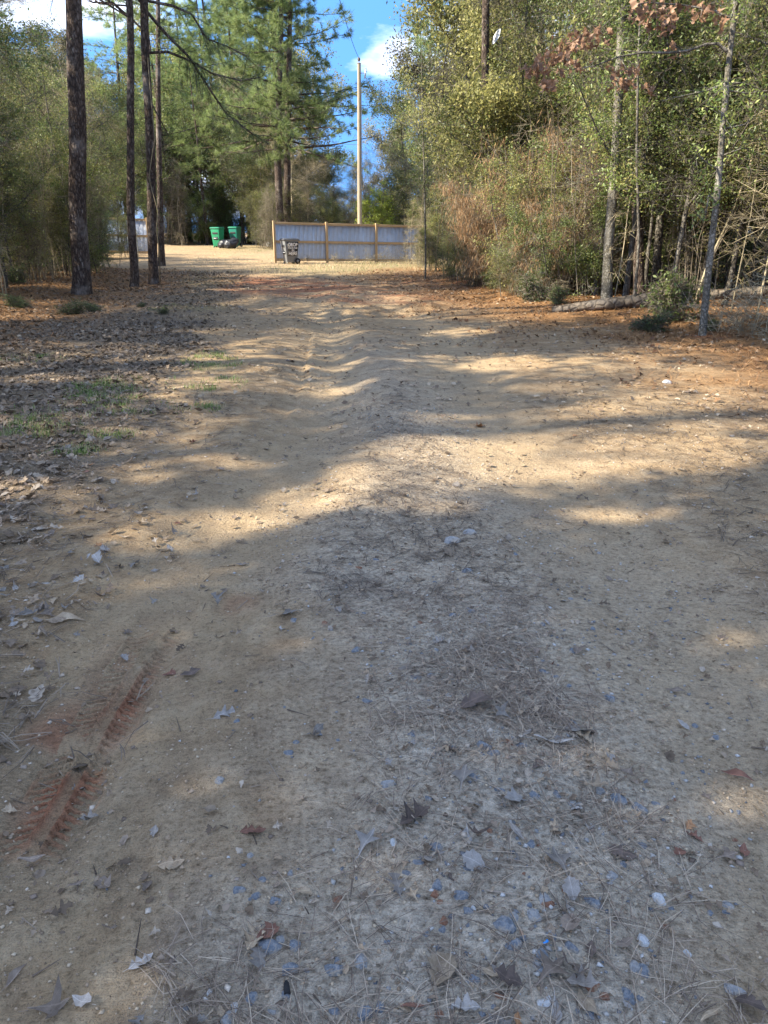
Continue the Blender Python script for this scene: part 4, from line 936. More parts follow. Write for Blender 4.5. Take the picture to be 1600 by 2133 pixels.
# limb of the leaning sapling with last year's big brown leaves
def limb_with_leaves():
    g = np.random.default_rng(61); Y = SAP_AT.y
    A = [at_depth(*p, Y) for p in ((1516, 108), (1496, 91), (1470, 92), (1436, 105), (1395, 110), (1340, 109), (1290, 118), (1235, 138), (1180, 146))]
    B = [at_depth(1340, 109, Y), at_depth(1295, 104, Y + .2), at_depth(1256, 101, Y + .3)]
    Cc = [at_depth(1528, 40, Y), at_depth(1480, 20, Y + .1), at_depth(1420, 10, Y + .1), at_depth(1350, 5, Y), at_depth(1300, 14, Y - .1)]
    D = [at_depth(1290, 118, Y), at_depth(1320, 165, Y - .2), at_depth(1380, 150, Y - .3)]
    org = np.array(SAP_AT); parts = []
    for q, r in ((A, .022), (B, .009), (Cc, .018), (D, .008)): parts.append(tube(np.array([np.array(v) for v in q]) - org, np.linspace(r, r * .3, len(q)), 7, .1, 3))
    o = sap; tw0, tw1 = [], []
    cl = [(1130, 130, 34, 22), (1165, 105, 34, 26), (1200, 82, 30, 22), (1225, 75, 26, 18), (1185, 130, 40, 20), (1140, 165, 22, 22), (1115, 140, 18, 14), (1275, 150, 14, 22), (1300, 165, 26, 20), (1325, 142, 18, 18), (1350, 175, 14, 10), (1345, 20, 34, 20),
          (1375, 28, 34, 24), (1400, 22, 26, 18), (1385, 62, 12, 12), (1462, 20, 22, 18), (1500, 32, 16, 14), (1408, 98, 14, 12), (1250, 60, 20, 12), (1480, 8, 24, 10)]
    out = []
    for cx, cy, rx, ry in cl:
        n = int(rx * ry / 26); ce = np.array(at_depth(cx, cy, Y)); every = np.concatenate([np.array([np.array(v) for v in q]) for q, _ in ((A, 0), (B, 0), (Cc, 0), (D, 0))]); q0 = every[np.linalg.norm(every - ce, axis=1).argmin()]
        tw0.append(q0 - org); tw1.append(ce - org)
        for _ in range(6): e = np.array(at_depth(cx + g.normal() * rx * .6, cy + g.normal() * ry * .6, Y + g.normal() * .15)) - org; tw0.append(ce - org); tw1.append(e)
        for _ in range(n): out.append(np.array(at_depth(cx + g.normal() * rx * .55, cy + g.normal() * ry * .55, Y + g.normal() * .22)))
    parts.append(sticks(np.array(tw0), np.array(tw1), .004, .002)); V, F = merge(parts); link('limb', mesh('sapling limb', V, [F], M['bark_grey'], None, True), o)
    c = np.array(out) - org; V, F, rn = hung_blades(c, .075, .15, g); f = link('dead_foliage', mesh('dead oak leaves', V, [F], M['leaf_rust'], {'rnd': rn}), o)
    f['label'] = 'clusters of big rust brown dead leaves'
limb_with_leaves()
# limbs of the curving pine that droop over the side road
def pine_limbs():
    g = np.random.default_rng(62); Y = pg3.y; org = np.array(pg3); o = west[-1]['o']; parts, TC, TD = [], [], []
    for pts, r in ((((302, 20), (345, 70), (395, 120), (430, 175), (470, 235), (520, 275), (560, 300)), .045), (((306, 110), (350, 108), (400, 128), (440, 152), (500, 168), (545, 160)), .04), (((300, 0), (360, 12), (400, 30), (430, 80), (470, 95), (520, 118)), .04), (((313, 210), (350, 280), (385, 272), (420, 262)), .02)):
        q = np.array([np.array(at_depth(px, py, Y + 1.2 * k / 6)) for k, (px, py) in enumerate(pts)]) - org; parts.append(tube(q, np.linspace(r, r * .3, len(q)), 7, .1, 2))
        if r < .03: continue
        p0, p1 = [], []
        for s in range(1, len(q) - 1):
            for _ in range(9):
                w = q[s] + (q[s + 1] - q[s]) * g.random(); d = (q[s + 1] - q[s]); d /= np.linalg.norm(d); e = d + g.normal(size=3) * .6; e[2] -= .25; e /= np.linalg.norm(e); w2 = w + e * (.3 + .7 * g.random()); p0.append(w); p1.append(w2)
                for _u in range(3):
                    TC.append(w + (w2 - w) * (.4 + .6 * g.random())); TD.append(e)
        parts.append(sticks(p0, p1, .009, .004))
    V, F = merge(parts); link('limb', mesh('pine limb', V, [F], M['bark_pine'], None, True), o)
    V, F, rn = needle_tufts(np.array(TC), np.array(TD), 12, .2, .008, g); link('crown', mesh('limb needles', V, [F], M['needle'], {'rnd': rn}), o)
pine_limbs()
# vine on the curving pine
def vine():
    pth = [np.array(at_depth(px, py, pg3.y - .18)) for px, py in ((332, 520), (326, 480), (329, 440), (318, 400), (310, 370), (316, 330), (322, 290), (318, 240), (313, 190), (308, 120))]
    b = np.array(G(334, 590)); pth = [b] + pth; o = root('climbing_vine', tuple(b), 'pale woody vine climbing the curving pine', 'vine'); V, F = tube(np.array(pth) - b, .014, 6, .2, 1)
    link('stem', mesh('vine', V, [F], M['stem_tan'], {'rnd': np.full(len(V), .5)}, True), o)
vine()
# dead straw hung on the tangle beside the track, hanging brown sprays above
for px, Y, s in ((1040, 22.5, 1.35), (1075, 21.5, 1.2), (1120, 20.5, 1.25)):
    q = at_depth(px, 600, Y); grow('dry', q.x + .8, Y, s)
for px, py, s, v in ((1010, 606, .95, 0), (1062, 612, .8, 1), (985, 600, .62, 1), (1120, 622, .8, 0)):
    q = G(px, py); grow('dry', q.x + .4, q.y + .6, s, v)
q = G(1392, 668); place(PR['low'][1], 'low_shrub', tuple(q), 'bushy green shrub covering the thick end of the fallen log', 'shrub', None, .4, 1.15)
q = G(1350, 690); place(PR['low'][0], 'low_shrub', tuple(q), 'low sprawling green shrub just in front of the log end', 'shrub', None, 2.1, .62, (1.2, .7))
q = G(1480, 690); place(PR['low'][1], 'low_shrub', tuple(q), 'tiny green seedling at the foot of the leaning sapling', 'shrub', None, 1.0, .28)
for px, py, s in ((1505, 690, .9), (1545, 700, 1.0), (1585, 690, 1.1), (1528, 680, .8), (1600, 705, .8)):
    q = G(px, py); grow('briar', q.x, q.y, s)
for px, py, s in ((150, 655, .8), (195, 650, .6), (295, 640, .3), (340, 655, .35), (40, 640, .8)):
    q = G(px, py); grow('low' if s > .3 else 'low', q.x, q.y, s * .75, squash=(1, .6))
for px, py, k, s in ((1010, 608, 'ever', .42), (1050, 626, 'olive', .36), (960, 594, 'olive', .42), (1100, 634, 'low', .8), (1145, 642, 'low', .5), (930, 588, 'olive', .34), (1000, 590, 'ever', .5), (1080, 622, 'thicket', .4), (985, 600, 'thicket', .5), (1130, 630, 'briar', .9), (1040, 618, 'briar', .9)):
    q = G(px, py); grow(k, q.x + .25, q.y + .5, s)
for px, py, s in ((872, 556, .8), (855, 548, .7), (915, 580, .8), (900, 566, 1.0), (790, 541, .3), (845, 545, .5)):
    q = G(px, py); grow('sapling', q.x, q.y, s)

for px, Y, k, sc in ((212, 38.2, 'ever', .75), (262, 38.4, 'olive', .5), (285, 39, 'briar', .9), (248, 34.5, 'sapling', .9), (205, 33, 'olive', .6), (290, 36, 'sapling', .8)):
    q = at_depth(px, 520, Y); grow(k, q.x, Y, sc)
for px, Y, k, sc in ((878, 37.4, 'thicket', .34), (892, 35.5, 'olive', .42), (850, 37.4, 'sapling', .45), (893, 33, 'thicket', .5), (905, 30, 'olive', .5), (882, 33.5, 'sapling', .6), (866, 36, 'briar', .9), (835, 37.5, 'briar', .8)):
    q = at_depth(px, 520, Y); grow(k, q.x, Y, sc)

# what stands in one place and looks alike is told apart by how near it is to the landmark
for gr, ls in GROWN.items():
    if 1 < len(ls) <= 7:
        for k, (d, o) in enumerate(sorted(ls, key=lambda q: q[0])): o['label'] += ', ' + ('nearest', 'second nearest', 'third nearest', 'fourth nearest', 'fifth nearest', 'sixth nearest', 'seventh nearest')[k]
    elif len(ls) == 1: del ls[0][1]['group']

# ------------------------------------------------------------------ things people put there
M['tin'] = plain_mat('pale corrugated metal', (.44, .475, .515), .5, .2, .5, .06, 3, 0, (.40, .33, .25))
M['lumber'] = wood_mat('treated lumber', (.36, .235, .12), (.50, .36, .20), 'X'); M['lumber_up'] = wood_mat('treated lumber upright', (.36, .235, .12), (.50, .36, .20), 'Z')
M['pole'] = wood_mat('utility pole wood', (.20, .165, .115), (.36, .30, .21), 'Z')
M['black_plastic'] = plain_mat('charcoal plastic', (.045, .046, .05), .45, 0, .5, .15, 5, 0, (.10, .09, .075))
M['grey_plastic'] = plain_mat('grey cart plastic', (.15, .155, .155), .5, 0, .5, .12, 5, 0, (.2, .18, .15))  # grey body colour, lighter than the charcoal lid
M['paint_and_hollow_black'] = plain_mat('matt black paint and hollow shade', (.018, .017, .017), .6, 0, .4, .2, 8); M['paint_white'] = plain_mat('white paint', (.78, .76, .72), .6, 0, .4, .06, 8)
M['green_plastic'] = plain_mat('green cart plastic', (.012, .19, .085), .42, 0, .5, .12, 4); M['teal_plastic'] = plain_mat('blue green cart plastic', (.012, .17, .115), .42, 0, .5, .12, 4)
M['lid_green'] = plain_mat('dark green lid', (.01, .15, .075), .4, 0, .5, .1, 4); M['rubber'] = plain_mat('rubber', (.022, .021, .02), .85, 0, .2, .2, 8)
M['bag'] = plain_mat('black bin bag', (.018, .018, .02), .42, 0, .35, .1, 4, .2); M['metal'] = plain_mat('galvanised metal', (.42, .43, .44), .4, .8, .5, .08, 6)
M['ceramic'] = plain_mat('brown glazed ceramic', (.12, .06, .035), .3); M['cable'] = plain_mat('black cable', (.03, .03, .032), .6); M['white_plastic'] = plain_mat('white plastic', (.72, .72, .70), .45, 0, .4, .05, 5)
M['blue_scrap'] = plain_mat('bright blue plastic', (.03, .22, .55), .4); M['log'] = bark_mat('weathered log', (.045, .035, .026), (.12, .095, .07), (.24, .20, .155), 6, 1.0, .6)

def fence(A, B, n_bay, post_h, name, label, rails, dip=0.0):
    """bays of ribbed metal between posts; seen from the rail side"""
    A, B = Vector(A), Vector(B); d = (B - A); d.z = 0; ln = d.length; d.normalize(); ang = math.atan2(d.y, d.x)
    z0 = A.z; o = root(name, tuple(A), label, 'fence', None, ang); slope = (B.z - A.z) / ln
    bay = ln / n_bay
    for k in range(n_bay + 1):
        m = MB(); m.box((0, 0, post_h / 2 - .15), (.10, .10, post_h + .3)); p = link('post', m.mesh('fence post', M['lumber_up'], bevel=.006), o, (k * bay, -.055, slope * k * bay - dip * k))
    rib_me = None
    for k in range(n_bay):
        zb = slope * (k + .5) * bay - dip * (k + .5); tilt = -math.atan(slope - dip / bay)
        for h in rails:
            m = MB(); m.box((0, 0, 0), (bay - .104, .045, .10)); link('rail', m.mesh('fence rail', M['lumber'], bevel=.004), o, (k * bay + bay / 2, -.028, zb + h), (0, tilt, 0))
        ns = 3; w = (bay + (0 if k < n_bay - 1 else .05)) / ns
        for s in range(ns):                                   # three ribbed sheets to a bay
            xs, ys = [], []
            x = 0.0; pitch = w / 4
            for r in range(4):
                for dx, y in ((0, 0), (.62, 0), (.70, .013), (.90, .013), (.98, 0)): xs.append((r + dx) * pitch); ys.append(y)
            xs.append(w - .004); ys.append(0)
            top, bot = rails[0] + .02, rails[-1] - .05; n = len(xs)
            V = [(a, b + .002 * s, bot) for a, b in zip(xs, ys)] + [(a, b + .002 * s, top) for a, b in zip(xs, ys)]
            V += [(a, b + .002 * s + .0015, bot) for a, b in zip(xs, ys)] + [(a, b + .002 * s + .0015, top) for a, b in zip(xs, ys)]
            F = [(i, i + 1, n + i + 1, n + i) for i in range(n - 1)] + [(2 * n + i + 1, 2 * n + i, 3 * n + i, 3 * n + i + 1) for i in range(n - 1)] + [(n + i, n + i + 1, 3 * n + i + 1, 3 * n + i) for i in range(n - 1)]
            link('metal_sheet', mesh('ribbed sheet', V, [F], M['tin']), o, (k * bay + s * w, .0, zb + 0), (0, tilt, 0))
    return o
FA = G(573, 543); FB = at_depth(880, 540, FA.y + 3.1); FB.z = hz(FB.x, FB.y)
fence(FA, FB, 3, 1.80, 'metal_fence', 'long pale ribbed metal fence with timber posts and rails across the clearing', (1.70, .92, .14), .03)
f2 = at_depth(205, 522, 39.5); f2b = at_depth(312, 524, 40.2); f2.z = hz(f2.x, f2.y); f2b.z = hz(f2b.x, f2b.y)
fence(f2, f2b, 1, 1.75, 'metal_fence', 'short stretch of ribbed metal fence half hidden behind the pine trunks', (1.65, .9, .14))

def text_mesh(body, h, mat, w=None, depth=.004, jitter=0):
    c = bpy.data.curves.new('lettering', 'FONT'); c.body = body; c.size = 1.0; c.align_x = 'CENTER'; c.extrude = depth / h; c.offset = .018
    t = bpy.data.objects.new('lettering', c); COL.objects.link(t); bpy.context.view_layer.update()
    me = bpy.data.meshes.new_from_object(t.evaluated_get(bpy.context.evaluated_depsgraph_get())); bpy.data.objects.remove(t); bpy.data.curves.remove(c)
    co = np.empty(len(me.vertices) * 3); me.vertices.foreach_get('co', co); co = co.reshape(-1, 3)
    lo, hi = co.min(0), co.max(0); co[:, 1] = (co[:, 1] - lo[1]) / (hi[1] - lo[1]) * h
    co[:, 0] = (co[:, 0] - (lo[0] + hi[0]) / 2) * ((w / (hi[0] - lo[0])) if w else h); co[:, 2] = (co[:, 2]) * h
    co[:, 1] += jitter * np.sin(co[:, 0] * 23); me.vertices.foreach_set('co', co.ravel()); me.materials.clear(); me.materials.append(mat); me.update(); return me

def wheelie_bin(name, loc, rz, label, body_m, lid_m, h=1.05, w=.58, dep=.68, group=None, sign=False, open_lid=False):
    """front of the cart faces -y, wheels at +y"""
    o = root(name, loc, label, 'trash cart', group, rz); s = h / 1.05
    m = MB(); m.frustum((0, -.01, .06), (w * .74, dep * .70), (w * .97, dep * .97), h - .15, (0, -.03)); link('body', m.mesh('cart body', body_m, True, .025), o)
    m = MB(); m.frustum((0, -.04, h - .105), (w * 1.02, dep * 1.02), (w * 1.05, dep * 1.05), .045); link('rim', m.mesh('cart rim', body_m, bevel=.008), o)
    m = MB(); m.frustum((0, -.045, h - .058), (w * 1.10, dep * 1.10), (w * .92, dep * .90), .058, (0, .0)); m.box((0, -dep * .56, h - .07), (w * 1.06, .03, .05)); link('lid', m.mesh('cart lid', lid_m, bevel=.012), o)
    m = MB(); m.cyl((-w * .40, dep * .50, h - .10), (w * .40, dep * .50, h - .10), .017, n=10)
    for sx in (-1, 1): m.box((sx * w * .36, dep * .455, h - .10), (.03, .10, .035))
    link('handle', m.mesh('cart handle', lid_m, bevel=.004), o)
    m = MB(); m.cyl((-w * .47, dep * .33, .125), (w * .47, dep * .33, .125), .012, n=8); link('axle', m.mesh('cart axle', M['metal']), o)
    for sx in (-1, 1):
        m = MB(); m.cyl((sx * (w * .47) - .024, dep * .33, .125), (sx * (w * .47) + .024, dep * .33, .125), .125, n=20); wh = link('wheel', m.mesh('cart wheel', M['rubber'], bevel=.006), o)
        m = MB(); m.cyl((sx * (w * .47 + .026), dep * .33, .125), (sx * (w * .47 + .034), dep * .33, .125), .06, n=12); link('hub', m.mesh('wheel hub', M['grey_plastic']), wh)
    m = MB()
    for sx in (-1, 1): m.box((sx * w * .30, -dep * .36, .035), (.07, .07, .07))
    link('foot', m.mesh('cart foot', body_m), o)
    # lift pocket and bar in the front, solid black blocks painting the hollows' shade
    m = MB(); m.box((0, -dep * .492 + .0, h * .70), (w * .62, .03, .10)); pk = link('lift_pocket', m.mesh('lift pocket', M['paint_and_hollow_black'], bevel=.004), o)
    m = MB(); m.cyl((-w * .3, -dep * .50, h * .45), (w * .3, -dep * .50, h * .45), .014, n=8); link('lift_bar', m.mesh('lift bar', M['metal']), pk)
    m = MB(); m.box((0, -dep * .455, h * .45), (w * .5, .03, .13)); link('lift_recess', m.mesh('lift recess', M['paint_and_hollow_black'], bevel=.004), pk)
    for sx in (-1, 1):
        for k in (-1, 1): pass
    return o
# cart by the fence: its front faces the sun, its painted side faces the track
ca = at_depth(606, 545, FA.y - .62); ca.z = hz(ca.x, ca.y)
print('cart', ca, FA)
cart = wheelie_bin('trash_cart', (ca.x, ca.y, ca.z), math.radians(-62), 'black wheeled cart beside the fence with hand painted white lettering on its side', M['grey_plastic'], M['black_plastic'], 1.08)
def cart_sign():
    w, dep, h = .58, .68, 1.08; lean = math.atan2(w * (.97 - .74) / 2, h - .15)
    # local frame on the -x flank, x' runs along +y ... seen from outside it reads left to right along -(-y)
    sgn = 1
    base = Vector((sgn * (w * .485 + .006), -.035, .90)); 
    def on(u, v, out=.0):
        """u across the flank, v up; point on the leaning side wall"""
        x = sgn * (w * .37 + (w * .115) * (v - .06) / (h - .15) + out); return Vector((x, u, v))
    m = MB(); P = [on(-.21, .34, .003), on(.235, .34, .003), on(.285, .93, .003), on(-.255, .93, .003)]; Q = [on(-.21, .34, .008), on(.235, .34, .008), on(.285, .93, .008), on(-.255, .93, .008)]
    pts = [tuple(p) for p in P + Q]; m.add(pts, [(4, 7, 6, 5), (0, 1, 2, 3), (0, 4, 5, 1), (1, 5, 6, 2), (2, 6, 7, 3), (3, 7, 4, 0)]); sg = link('sign_panel', m.mesh('painted panel', M['paint_and_hollow_black']), cart)
    for body, v, hh, ww, u in (('DROP', .740, .15, .42, .02), ('PACKAGE', .645, .068, .42, .02), ('IN', .555, .065, .11, .02), ('HERE', .375, .15, .40, .02)):
        t = link('lettering', text_mesh(body, hh, M['paint_white'], ww, .003, .004), sg)
        # text plane: reading direction runs along -y when seen from -x, up along the wall
        up = (on(0, .9) - on(0, .4)).normalized(); read = Vector((0, 1, 0)); nrm = read.cross(up)
        Mx = Matrix((read, up, nrm)).transposed().to_4x4(); Mx.translation = on(u, v, .011); t.matrix_local = Mx
cart_sign()
b1 = at_depth(455, 513, 46.0); b2 = at_depth(490, 511, 46.4); b1.z = hz(b1.x, b1.y); b2.z = hz(b2.x, b2.y)
print('bins', b1, b2)
wheelie_bin('trash_cart', (b1.x, b1.y + .1, b1.z), math.radians(-20), 'bright green wheeled cart at the side road, its neighbour is bluer', M['green_plastic'], M['lid_green'], 1.08, .56, .60, 'green carts at the side road')
wheelie_bin('trash_cart', (b2.x, b2.y + .25, b2.z), math.radians(-16), 'blue green wheeled cart, the bluer of the pair at the side road', M['teal_plastic'], M['lid_green'], 1.10, .52, .60, 'green carts at the side road')

def bin_bag(loc, size, seed, label, tip):
    import bmesh
    bm = bmesh.new(); bmesh.ops.create_icosphere(bm, subdivisions=3, radius=1)
    g = np.random.default_rng(seed)
    P = np.array([v.co[:] for v in bm.verts]); n = fbm(P[:, 0] * 2.3 + seed, P[:, 1] * 2.3 + P[:, 2] * 1.7, 4, seed) - .5; n2 = np.abs(fbm(P[:, 0] * 4 + P[:, 2] * 3, P[:, 1] * 4 - P[:, 2] * 2, 3, seed + 3) - .5)
    r = 1 + .35 * n - .25 * n2; P = P * r[:, None]; P[:, 2] = np.maximum(P[:, 2], -.62); pull = smooth(.55, 1.15, P @ np.array(tip))
    P = P + np.array(tip)[None] * (pull * .75)[:, None]; P = P * np.array(size)
    for v, p in zip(bm.verts, P): v.co = p
    me = bpy.data.meshes.new('bin bag'); bm.to_mesh(me); bm.free(); me.materials.append(M['bag'])
    o = link('bin_bag', me, None, (loc[0], loc[1], loc[2] + .60 * size[2])); tag(o, label, 'bin bag', 'black bin bags by the green carts'); return o
q = at_depth(466, 513, 45.2); q.z = hz(q.x, q.y); bin_bag((q.x, q.y, q.z), (.36, .30, .28), 3, 'crumpled black bin bag leaning on the bright green cart', (.62, 0, .6))
q = at_depth(480, 514, 44.9); q.z = hz(q.x, q.y); bin_bag((q.x, q.y, q.z), (.38, .30, .31), 9, 'shiny black bin bag with a pulled up corner before the blue green cart', (.8, 0, .55))

# white tub in the grass
q = G(560, 514); m = MB(); tub = root('plastic_bucket', tuple(q), 'small white plastic bucket standing in the grass next to the fence corner', 'bucket')
m.cyl((0, 0, 0), (0, 0, .26), .12, .145, 20); link('body', m.mesh('bucket', M['white_plastic'], True), tub); m = MB(); m.cyl((0, 0, .245), (0, 0, .275), .153, .153, 20); link('rim', m.mesh('bucket rim', M['white_plastic']), tub)

# utility pole and its lines
pb = at_depth(750, 500, 43.0); pz = hz(pb.x, 43.0); ptop = at_depth(748, 132, 43.0)
pole = root('utility_pole', (pb.x, 43.0, pz), 'tall bare wooden utility pole rising behind the metal fence', 'utility pole')
m = MB(); V, F = tube(np.array([(0, 0, -.3), (0, 0, 3), (ptop.x - pb.x, 0, ptop.z - pz)]), [.128, .118, .088], 14); m.add(V, [tuple(f) for f in F]); m.cyl((ptop.x - pb.x, 0, ptop.z - pz - .01), (ptop.x - pb.x, 0, ptop.z - pz + .015), .105, .09, 14); link('shaft', m.mesh('pole shaft', M['pole'], True), pole)
top = Vector((ptop.x - pb.x, 0, ptop.z - pz))
m = MB(); m.cyl(top, top + Vector((0, 0, .12)), .018, n=8); m.cyl(top + Vector((0, 0, .10)), top + Vector((0, 0, .17)), .05, .06, 12); m.cyl(top + Vector((0, 0, .17)), top + Vector((0, 0, .26)), .075, .035, 12); link('insulator', m.mesh('pole insulator', M['ceramic'], True), pole)
m = MB(); m.box(top + Vector((.19, -.02, -.42)), (.26, .03, .03)); m.box(top + Vector((.30, -.02, -.42)), (.04, .05, .46), 0, (0, .12)); m.cyl(top + Vector((.28, -.02, -.66)), top + Vector((.33, -.02, -.20)), .035, n=10); m.box(top + Vector((.36, -.02, -.36)), (.10, .03, .02)); link('fuse_cutout', m.mesh('fuse cutout', M['metal']), pole)
m = MB(); m.cyl(top + Vector((.10, -.09, -1.2)), top + Vector((.11, -.1, -5.5)), .012, n=6); link('ground_wire', m.mesh('pole ground wire', M['cable']), pole)
def wire(label, A, B, sag, r=.011):
    A, B = Vector(A), Vector(B); t = np.linspace(0, 1, 24); P = np.array([A.lerp(B, k) for k in t]); P[:, 2] -= sag * 4 * t * (1 - t); V, F = tube(P - np.array(A), r, 5)
    o = link('power_line', mesh('power line', V, [F], M['cable']), None, tuple(A)); tag(o, label, 'power line')
W0 = Vector((pb.x, 43, pz)) + top
wire('power line running from the pole top towards the viewer above the twin pines', W0 + Vector((0, 0, .22)), at_depth(690, -70, 27.0), .25)
wire('power line from the side bracket of the pole into the olive trees', W0 + Vector((.34, 0, -.62)), at_depth(860, 262, 40), .5)
wire('lower cable from the pole across to the twin pines', W0 + Vector((-.05, 0, -3.6)), at_depth(598, 250, 47.5), .35, .009)
wire('lowest pale cable strung low from the pole past the twin pines', W0 + Vector((-.05, -.1, -5.75)), at_depth(560, 352, 49), .15, .009)

# fallen logs
def log(name, pts, r0, r1, label):
    P = [np.array(p) for p in pts]; b = P[0]; P = np.array(P); t = np.linspace(0, 1, len(P)); tt = np.linspace(0, 1, 26); P = np.stack([np.interp(tt, t, P[:, k]) for k in range(3)], 1); P[1:-1, 2] += .03 * (vnoise(tt[1:-1] * 7, tt[1:-1] * 0, 5) - .5)
    o = root(name, tuple(b), label, 'log'); rad = np.linspace(r0, r1, 26) * (1 + .12 * (vnoise(tt * 9, tt * 0, 8) - .5)); V, F = tube(P - b, rad, 16, .10, 4)
    link('trunk', mesh('log', V, [F], M['log'], None, True), o); m = MB(); e = P[-1] - P[-2]; e /= np.linalg.norm(e); m.cyl(tuple(P[-1] - b - e * .02), tuple(P[-1] - b + e * .012), r1 * .93, r1 * .9, 16); m.cyl(tuple(P[0] - b + (P[0] - P[1]) * .02), tuple(P[0] - b + (P[0] - P[1]) * .06), r0 * .9, r0 * .8, 12); link('sawn_end', m.mesh('log end', M['log']), o)
la = G(1150, 650); lb = G(1352, 640); lb2 = G(1440, 628)
log('fallen_log', [la + Vector((0, 0, .03)), la.lerp(lb, .4) + Vector((0, 0, .09)), lb + Vector((0, 0, .15)), lb2 + Vector((0, .3, .16))], .075, .165, 'weathered grey fallen log lying along the edge of the woods')
la = G(1478, 640); lb = G(1640, 640)
log('fallen_log', [la + Vector((0, .2, .22)), lb + Vector((0, .1, .30))], .09, .12, 'mossy fallen log propped up behind the leaning sapling')
# scrap of white plastic caught high in the leaves
q = at_depth(1034, 76, 21.5); m = bush  # a torn sheet with its own folds
g = np.random.default_rng(8); u, v = np.meshgrid(np.linspace(-1, 1, 9), np.linspace(-1, 1, 13), indexing='ij'); X = u * .07 * (1 - .5 * np.abs(v)) + v * .07; Z = v * .16; Yy = .03 * np.sin(u * 4 + v * 3) + .02 * g.normal(size=u.shape)
i, j = np.meshgrid(np.arange(8), np.arange(12), indexing='ij'); F = np.stack([i * 13 + j, i * 13 + j + 1, (i + 1) * 13 + j + 1, (i + 1) * 13 + j], -1).reshape(-1, 4)
o = link('plastic_scrap', mesh('white scrap', np.stack([X, Yy, Z], -1), [F], M['white_plastic'], None, True), None, tuple(q)); tag(o, 'torn white plastic scrap caught high in the olive leaves', 'plastic scrap')

# ------------------------------------------------------------------ what lies on the ground
def Gv(px, py):
    a, b = (px - 800) / FPX, (1066.5 - py) / FPX; rx, ry, rz = a, CP + b * SP, b * CP - SP; z = 0 * a
    for _ in range(4): k = (z - CAM_Z) / rz; z = H(rx * k, ry * k)
    return rx * k, ry * k, z

BLADES = [(k, leaf_blade(k, 500 + 7 * j + s)) for j, k in enumerate(SHAPES) for s in range(3)]
BLADE_ME = {}
def blade_mesh(kind, var, colour):
    key = (kind, var, colour)
    if key not in BLADE_ME:
        V, F = [b for k, b in BLADES if k == kind][var]; BLADE_ME[key] = mesh('fallen leaf ' + kind, V, [F], LM[colour], None, True)
    return BLADE_ME[key]
def euler_on_ground(x, y, yaw, tilt, roll):
    e = .03; nx = -(hz(x + e, y) - hz(x - e, y)) / (2 * e); ny = -(hz(x, y + e) - hz(x, y - e)) / (2 * e)
    n = Vector((nx, ny, 1)).normalized(); q = Vector((0, 0, 1)).rotation_difference(n)
    from mathutils import Euler
    return (q @ Euler((roll, tilt, yaw), 'XYZ').to_quaternion()).to_euler()
def fallen(px, py, length, kind, colour, yaw, label, group=None, var=None, lift=.004, tilt=0, roll=0):
    length *= .82; p = G(px, py); v = random.randrange(3) if var is None else var
    o = link('fallen_leaf', blade_mesh(kind, v, colour), None, (p.x, p.y, p.z + lift), euler_on_ground(p.x, p.y, yaw, tilt, roll)); o.scale = (length,) * 3
    tag(o, label, 'fallen leaf', group); return o
R_ = math.radians
random.seed(5)
